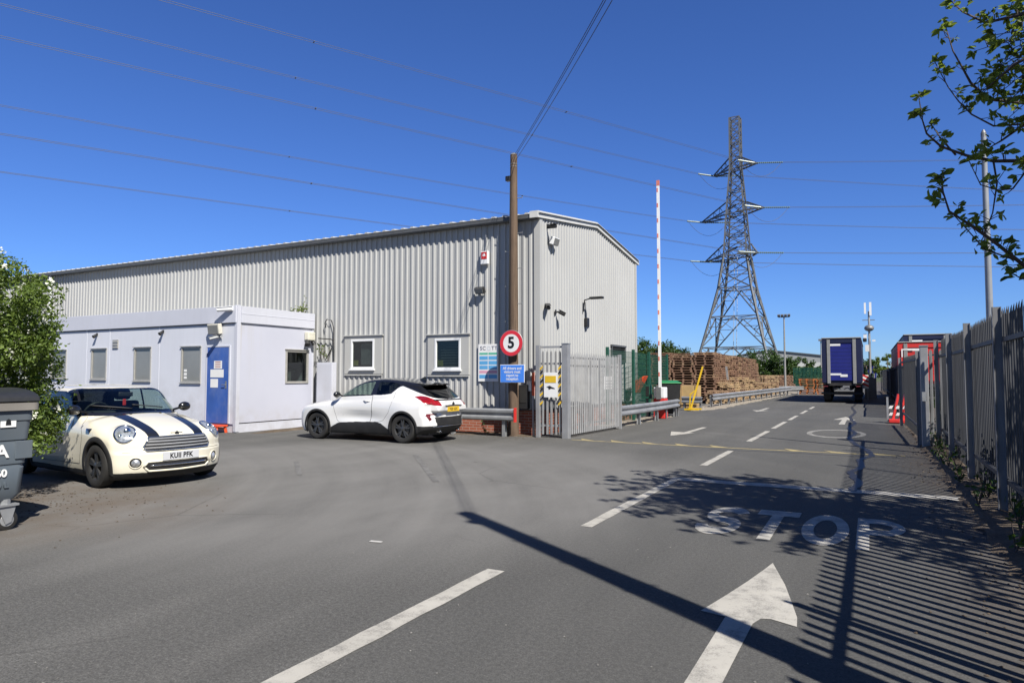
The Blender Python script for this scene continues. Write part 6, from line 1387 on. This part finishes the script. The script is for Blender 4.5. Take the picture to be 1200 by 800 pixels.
def grow_bush(name, label, cat, loc, lobes, nleaf, size, m, nclump=60, trunk=True, flowers=0, group=None, stems=6, crad=(.16,.34), sprigs=0):
    """lobes: (x,y,z,rx,ry,rz) ellipsoids; clumps of leaves sit through their outer volume, with gaps between"""
    t = thing(name, label, cat, loc, 0, group); cs, rs = [], []
    vol = np.array([l[3]*l[4]*l[5] for l in lobes]); pr = vol**.67/sum(vol**.67); sc = (sum(vol)/len(vol))**(1/3)
    for k in range(nclump):
        l = lobes[RG.choice(len(lobes), p=pr)]; d = RG.normal(size=3); d /= np.linalg.norm(d); q = .62+.42*RG.random()
        p = np.array([l[0]+d[0]*l[3]*q, l[1]+d[1]*l[4]*q, l[2]+d[2]*l[5]*q])
        if p[2] > .12: cs.append(p); rs.append(sc*RG.uniform(*crad))
    cs, rs = np.array(cs), np.array(rs); C, D = clump_points(cs, rs, nleaf, .35); C[:,2] = np.maximum(C[:,2], .05)
    N = unit(D*.7+RG.normal(size=(nleaf,3))*.7+np.array([0,0,.45]))
    leaves('crown', C, N, size*RG.uniform(.6,1.35,nleaf), m, t)
    if sprigs:
        tw = MB(); LC, LN = [], []
        for k in range(sprigs):
            l = lobes[RG.choice(len(lobes), p=pr)]; d = RG.normal(size=3); d[2] = abs(d[2])*.8; d /= np.linalg.norm(d); p = np.array([l[0]+d[0]*l[3]*.95, l[1]+d[1]*l[4]*.95, l[2]+d[2]*l[5]*.95]); e = p+(d+np.array([0,0,.4])+RG.normal(size=3)*.3)*sc*.22
            tw.tube([tuple(p), tuple((p+e)/2+RG.normal(size=3)*.02), tuple(e)], [.006,.004,.002], 4)
            for q in range(12): f = RG.random(); LC.append(p+(e-p)*f+RG.normal(size=3)*.03*sc); LN.append(RG.normal(size=3))
        leaves('sprig_leaves', np.array(LC), np.array(LN), size*RG.uniform(.7,1.2,len(LC)), m, t)
    if trunk:
        for k in range(stems):
            l = lobes[k % len(lobes)]; a = RG.uniform(0, 6.28); b = (lobes[0][0]+.12*math.cos(a), lobes[0][1]+.12*math.sin(a), -.05); e = (l[0]+l[3]*.55*math.cos(a), l[1]+l[4]*.55*math.sin(a), l[2]+l[5]*.3)
            mid = tuple(b[q]*.55+e[q]*.45+RG.normal()*.06 for q in range(3)); r = .035*sc if stems > 2 else .09*sc; MB().tube([b, mid, e], [r, r*.7, r*.25], 7).build('trunk' if stems <= 2 else 'stem', K['bark'], t, smooth=True)
    if flowers:
        k = RG.integers(0, len(cs), flowers//14); F, FN = [], []
        for q in k:
            d = RG.normal(size=3); d[2] = abs(d[2]); d /= np.linalg.norm(d); c = cs[q]+d*rs[q]*1.02
            for j in range(14): F.append(c+RG.normal(size=3)*.026); FN.append(d+RG.normal(size=3)*.5)
        leaves('blossom', np.array(F), np.array(FN), RG.uniform(.020,.040,len(F)), K['blossom'], t, .95, .4)
    return t
grow_bush('hawthorn_hedge', 'tall hawthorn bush dotted with white blossom beside the cream car', 'bush', (-10.10, 4.44, 0),
    [(0,0,1.15,1.15,1.05,1.05),(-.05,-.1,2.35,1.2,1.0,1.0),(-1.2,-.2,2.2,1.0,1.0,1.0),(-.2,0,1.7,1.2,1.05,1.0),(-.9,-.6,1.4,1.1,1.0,1.3),(-1.0,-.7,2.2,1.0,1.0,.75),(.05,.15,.9,.75,.75,.75),(-2.1,-1.4,1.5,1.2,1.1,1.3)], 150000, .050, K['hedge'], 760, True, 7000, stems=9, crad=(.14,.24), sprigs=40)
# shrubs on the yard side of the right-hand fence
sb = [((2.1,7.0),.95,1.05),((2.3,9.0),.8,1.1),((2.15,10.9),.85,1.0),((2.25,12.8),.9,1.15),((2.2,14.6),.8,1.05),((2.35,16.6),.9,1.2),((2.3,18.9),.85,1.05),((2.4,21.5),.95,1.15),((2.3,24.5),.9,1.0)]
for k, ((x, y), r, h) in enumerate(sb):
    grow_bush('shrub', 'dark green shrub growing close behind the right-hand palisade fence', 'shrub', (x, y, 0), [(0,0,h*.55,r*.85,r*1.05,h*.55),(.3,.3,h*.4,r*.7,r*.7,h*.45)], 5200, .062, K['bush2'], 46, True, 0, 'shrubs behind the right-hand fence', stems=4, crad=(.22,.42))
# far bushes and trees
fb = [(-15.5,95,4.5,2.2),(-13.0,94,5.4,2.5),(-10.4,93,4.8,2.2),(-8.6,95,4.0,1.8),(-6.9,94,3.4,1.6),(-18.0,97,4.0,2.0),(-5.4,98,3.0,1.5)]
for k, (x, y, h, r) in enumerate(fb):
    grow_bush('bush', 'rounded green bush in front of the distant grey warehouse', 'bush', (x, y, 0), [(0,0,h*.5,r,r*.9,h*.48),(r*.4,-.3,h*.38,r*.7,r*.7,h*.36),(-r*.4,0,h*.4,r*.7,r*.7,h*.38)], 4200, .28, K['bush'], 60, True, 0, 'bushes in front of the distant warehouse', stems=3, crad=(.22,.4))
def conifer(name, label, loc, h, r, m, n=3200, group=None, seed=0, size=.22):
    t = thing(name, label, 'tree', loc, 0, group); MB().tube([(0,0,0),(0,0,h*.96)], [r*.09,.02], 8).build('trunk', K['bark'], t, smooth=True)
    z = RG.random(n)**.75; a = RG.uniform(0, 6.28, n); lobes = .65+.35*np.sin(a*5+z*23+seed)*np.sin(a*3-z*31); rr = r*(1-z)**.8*lobes*(.45+.55*RG.random(n)**.5)
    C = np.stack([rr*np.cos(a), rr*np.sin(a), h*(.12+.88*z)-rr*.15], 1); N = np.stack([np.cos(a)*.6, np.sin(a)*.6, np.full(n, .7)], 1)+RG.normal(size=(n,3))*.4
    leaves('crown', C, N, size*RG.uniform(.6,1.4,n), m, t, .5); return t
for k, (x, y, h, r) in enumerate(((-19.4,60,4.3,2.6),(-18.3,59.5,5.0,2.2),(-17.0,61,4.4,2.3),(-16.1,60,4.7,2.0),(-15.3,62,4.0,1.9),(-20.6,61,4.2,2.5))):
    grow_bush('tree', 'bushy upright tree beyond the left end of the pallet stacks', 'tree', (x, y, 0), [(0,0,h*.40,r*.75,r*.6,h*.40),(.1,0,h*.68,r*.48,r*.4,h*.30)], 6500, .20, K['bush'] if k % 2 else K['bush2'], 120, True, 0, 'trees beyond the pallet stacks', stems=2, crad=(.25,.5))
t = grow_bush('small_tree', 'small light green tree beyond the far fence right of the camera mast', 'tree', (1.9, 108, 0), [(0,0,3.0,1.3,1.2,1.5),(.5,.2,4.0,.9,.8,1.0),(-.7,0,2.4,.9,.9,.9)], 2400, .24, K['spring'], 34, True, 0, stems=2, crad=(.2,.38))
grow_bush('small_tree', 'small grey green tree hidden behind the right side of the blue trailer', 'tree', (-.15, 95, 0), [(0,0,2.6,1.0,1.0,1.5)], 1300, .24, K['bush'], 20, True, 0, stems=2, crad=(.2,.38))
# weeds: roof of the cabin, foot of walls, foot of the fence
def weed(x, y, z, h, label, n=26, m=None, group='weeds'):
    t = thing('weed', label, 'weed', (x, y, z), 0, group); mb = MB(); C = []
    for k in range(5):
        a = RG.uniform(0, 6.28); e = np.array([math.cos(a)*h*.28, math.sin(a)*h*.28, h*RG.uniform(.6,1)]); mb.tube([(0,0,0), tuple(e*.5+np.array([0,0,.05*h])), tuple(e)], [.006,.005,.002], 4)
        for q in range(n//5): f = RG.uniform(.3,1); C.append(e*f+RG.normal(size=3)*.03)
    mb.build('stems', K['twig'], t); C = np.array(C); leaves('leaves', C, RG.normal(size=C.shape)+np.array([0,0,.6]), RG.uniform(.05,.10,len(C)), m or K['spring'], t, .5); return t
for x, h in ((15.45,.42),(15.62,.62),(15.74,.35),(15.2,.25)): weed(CX-.25, x, ZT-.08, h, 'tuft of weeds growing on the roof corner of the cabin', 30, group='weeds on the cabin roof')
for x, z in ((-14.95,2.0),(-14.66,1.98),(-14.84,2.05)): weed(x, WY-.14, z, .55, 'wispy plant growing out above the white cabinet', 24, K['spring'], 'plants above the white cabinet')
for k in range(18): weed(1.18+RG.uniform(-.14,.14), 6.5+k*.75+RG.uniform(-.2,.2), .06, RG.uniform(.14,.34), 'small weed in the soil at the foot of the right-hand fence', 20, K['bush'], 'weeds along the right-hand fence')
for x in (-11.9,-9.0,-8.35,-13.2): weed(x, 15.62, .02, .28, 'small weed at the foot of the ribbed warehouse wall', 20, K['bush'], 'weeds along the warehouse wall')
# ------------------------------------------------------------------ the near tree, its branches hanging into the picture from the right
BR = {'B1': [(2.6,8.3,3.9),(1.49,8.20,3.71),(1.37,8.10,3.64),(1.11,8.00,3.64),(0.87,7.90,3.70),(0.68,7.80,3.80),(0.55,7.70,3.92),(0.50,7.65,4.04),(0.48,7.60,4.27)],
'B1b': [(0.80,7.90,3.73),(0.67,7.90,3.88),(0.60,7.95,4.06)], 'B2': [(2.5,7.7,2.6),(1.43,7.60,2.43),(1.24,7.50,2.54),(1.03,7.40,2.75),(0.82,7.30,2.89),(0.67,7.25,3.04),(0.61,7.20,3.20),(0.61,7.20,3.36)],
'B2b': [(1.6,7.75,2.5),(1.36,7.70,2.54),(1.13,7.60,2.63),(0.96,7.55,2.71),(0.82,7.50,2.91),(0.72,7.50,3.05)], 'B4': [(2.7,8.4,4.6),(1.57,8.60,4.33),(1.45,8.50,4.33),(1.12,8.40,4.39),(0.98,8.30,4.55),(0.91,8.25,4.70),(0.83,8.20,4.90),(0.77,8.20,5.16)],
'B5': [(2.6,7.4,5.0),(1.43,7.50,4.92),(1.32,7.60,4.89),(1.04,7.70,4.90),(0.88,7.80,5.10),(0.77,7.80,5.23)], 'B6': [(1.45,8.0,3.95),(1.12,8.00,3.97),(0.96,8.00,4.12),(0.83,8.00,4.29),(0.75,8.00,4.44),(0.64,8.00,4.72)],
'B7': [(1.7,7.9,3.66),(1.35,7.80,3.50),(1.21,7.70,3.29),(1.08,7.70,3.28),(0.97,7.70,3.36),(0.88,7.70,3.58)], 'B8': [(1.11,8.00,3.64),(1.14,8.00,3.41),(1.08,7.90,3.11),(0.96,7.80,2.85)], 'B9': [(2.4,7.2,4.5),(1.33,7.20,4.34),(1.18,7.20,4.26),(1.04,7.30,4.18),(0.94,7.30,4.08)],
'B10': [(1.6,7.5,2.45),(1.31,7.40,2.37),(1.19,7.40,2.42),(1.14,7.40,2.44)], 'B11': [(2.3,7.0,3.8),(1.33,7.00,3.68),(1.16,7.00,3.63),(1.05,7.05,3.56),(0.96,7.10,3.51)], 'B12': [(2.6,7.4,5.5),(1.52,7.60,5.26),(1.27,7.60,5.13),(1.03,7.80,5.26),(0.85,8.00,5.50)]}
tr = thing('roadside_tree', 'tree with fresh spring leaves whose branches hang in from the right above the fence', 'tree', (3.2, 6.3, 0))
TO = np.array([3.2, 6.3, 0]); mb = MB(); mb.tube([(0,0,-.1),(.02,0,1.4),(-.05,.03,2.7),(-.1,.1,4.2),(-.05,.05,5.6),(.1,0,6.8)], [.17,.14,.12,.10,.06,.03], 14); mb.build('trunk', K['bark'], tr, smooth=True)
LC, LN, LU, LS = [], [], [], []; bm_ = MB()
def cluster(p, d, n, s):
    """a whorl of pointed leaves at a shoot tip"""
    d = np.array(d, float); d /= np.linalg.norm(d)+1e-9
    for k in range(n):
        u = RG.normal(size=3); u -= d*u.dot(d); u /= np.linalg.norm(u); u = u*.85+d*RG.uniform(.1,.7)+np.array([0,0,-.25]); u /= np.linalg.norm(u); nn = np.cross(u, RG.normal(size=3)); nn = nn+np.array([0,0,.8]); L = s*RG.uniform(.6,1.25)
        LC.append(p+u*L*.5); LN.append(nn); LU.append(u); LS.append(L)
def branch(pts, r0, r1, dens=1.0, s=.095, tipn=9, lf=.25):
    P = np.array(pts, float); P = P+RG.normal(size=P.shape)*.008; n = len(P); bm_.tube([tuple(p-TO) for p in P], [r0+(r1-r0)*i/(n-1) for i in range(n)], 7)
    seg = np.linalg.norm(np.diff(P, axis=0), axis=1); tot = seg.sum(); k = int(tot/.16*dens)
    for q in range(k):
        f = RG.uniform(lf, 1)*tot; i = min(np.searchsorted(np.cumsum(seg), f), n-2); g_ = (f-(np.cumsum(seg)[i]-seg[i]))/seg[i]; p = P[i]+(P[i+1]-P[i])*g_; d = unit(RG.normal(size=(1,3))+np.array([[0,0,.9]]))[0]; e = p+d*RG.uniform(.03,.13)
        bm_.tube([tuple(p-TO), tuple((p+e)/2-TO+RG.normal(size=3)*.006), tuple(e-TO)], [.0045,.0035,.0025], 5); cluster(e, d, RG.integers(3,7), s*RG.uniform(.6,1.0))
    cluster(P[-1], P[-1]-P[-2], tipn, s)
hubs = [np.array([3.15,6.33,z]) for z in (2.3,3.2,3.9,4.6,5.2)]
for k, pts in BR.items():
    root = k in ('B1','B2','B4','B5','B9','B11','B12')
    if root: h = min(hubs, key=lambda q: abs(q[2]-(pts[0][2]-.25))); pts = [tuple(h)]+pts
    branch(pts, .026 if root else .010, .004, 1.4 if root else 1.7, .108, 9, .45 if root else .1)
# denser unseen crown above and to the right; it throws the shade on the lettering
for k in range(190):
    z0 = RG.uniform(3.3, 6.2); a = RG.uniform(0, 6.28); L = RG.uniform(1.0, 2.3)*(1-.35*max(0, (z0-4.6)/2)); b0 = np.array([3.15,6.33,z0]); d = np.array([math.cos(a), math.sin(a), RG.uniform(.05,.6)]); e = b0+d*L; e = e+np.array([.15,-.30,0])
    if e[0] < 1.55 and e[2] < 5.9: e[0] = 1.55+RG.uniform(0,.5)
    m1 = b0*.5+e*.5+np.array([0,0,.12])+RG.normal(size=3)*.08; branch([b0, m1, e], .018, .004, 1.5, .125, 10, .3)
for k in range(26):                                                   # spray over the road, above the top of the frame
    b0 = np.array([2.9, 6.3, RG.uniform(4.4, 5.8)]); e = np.array([RG.uniform(1.15,2.2), RG.uniform(4.9,6.6), RG.uniform(4.6,6.4)]); branch([b0, b0*.5+e*.5+np.array([0,0,.25]), e], .014, .004, 1.2, .105, 9, .25)
for k in range(26):                                                   # thick leafy corner at the upper right
    b0 = np.array([2.3, 7.6, RG.uniform(4.2,5.2)]); e = np.array([RG.uniform(1.0,1.45), RG.uniform(7.2,8.6), RG.uniform(4.1,5.4)]); branch([b0, b0*.5+e*.5+np.array([0,0,.1]), e], .010, .003, 1.6, .10, 8, .35)
bm_.build('branches', K['twig'], tr, smooth=True)
LC, LN, LU, LS = np.array(LC), np.array(LN), np.array(LU), np.array(LS)
leaves('crown', LC-TO, LN, LS, K['spring'], tr, .50, .35, LU)
# ------------------------------------------------------------------ the two cars, light and camera
suv = thing('white_car', 'white crossover car with a black roof parked by the ribbed wall', 'car', (-10.83, 13.58, 0), R(181)); make_suv(suv); suv.scale = (.965,)*3
mini = thing('cream_car', 'cream small hatchback with black bonnet stripes parked by the flowering hedge', 'car', (-10.66, 6.71, 0), R(-6.9)); make_mini(mini); mini.scale = (1.007,)*3
add_light(4.2, .07, .9)
add_camera()
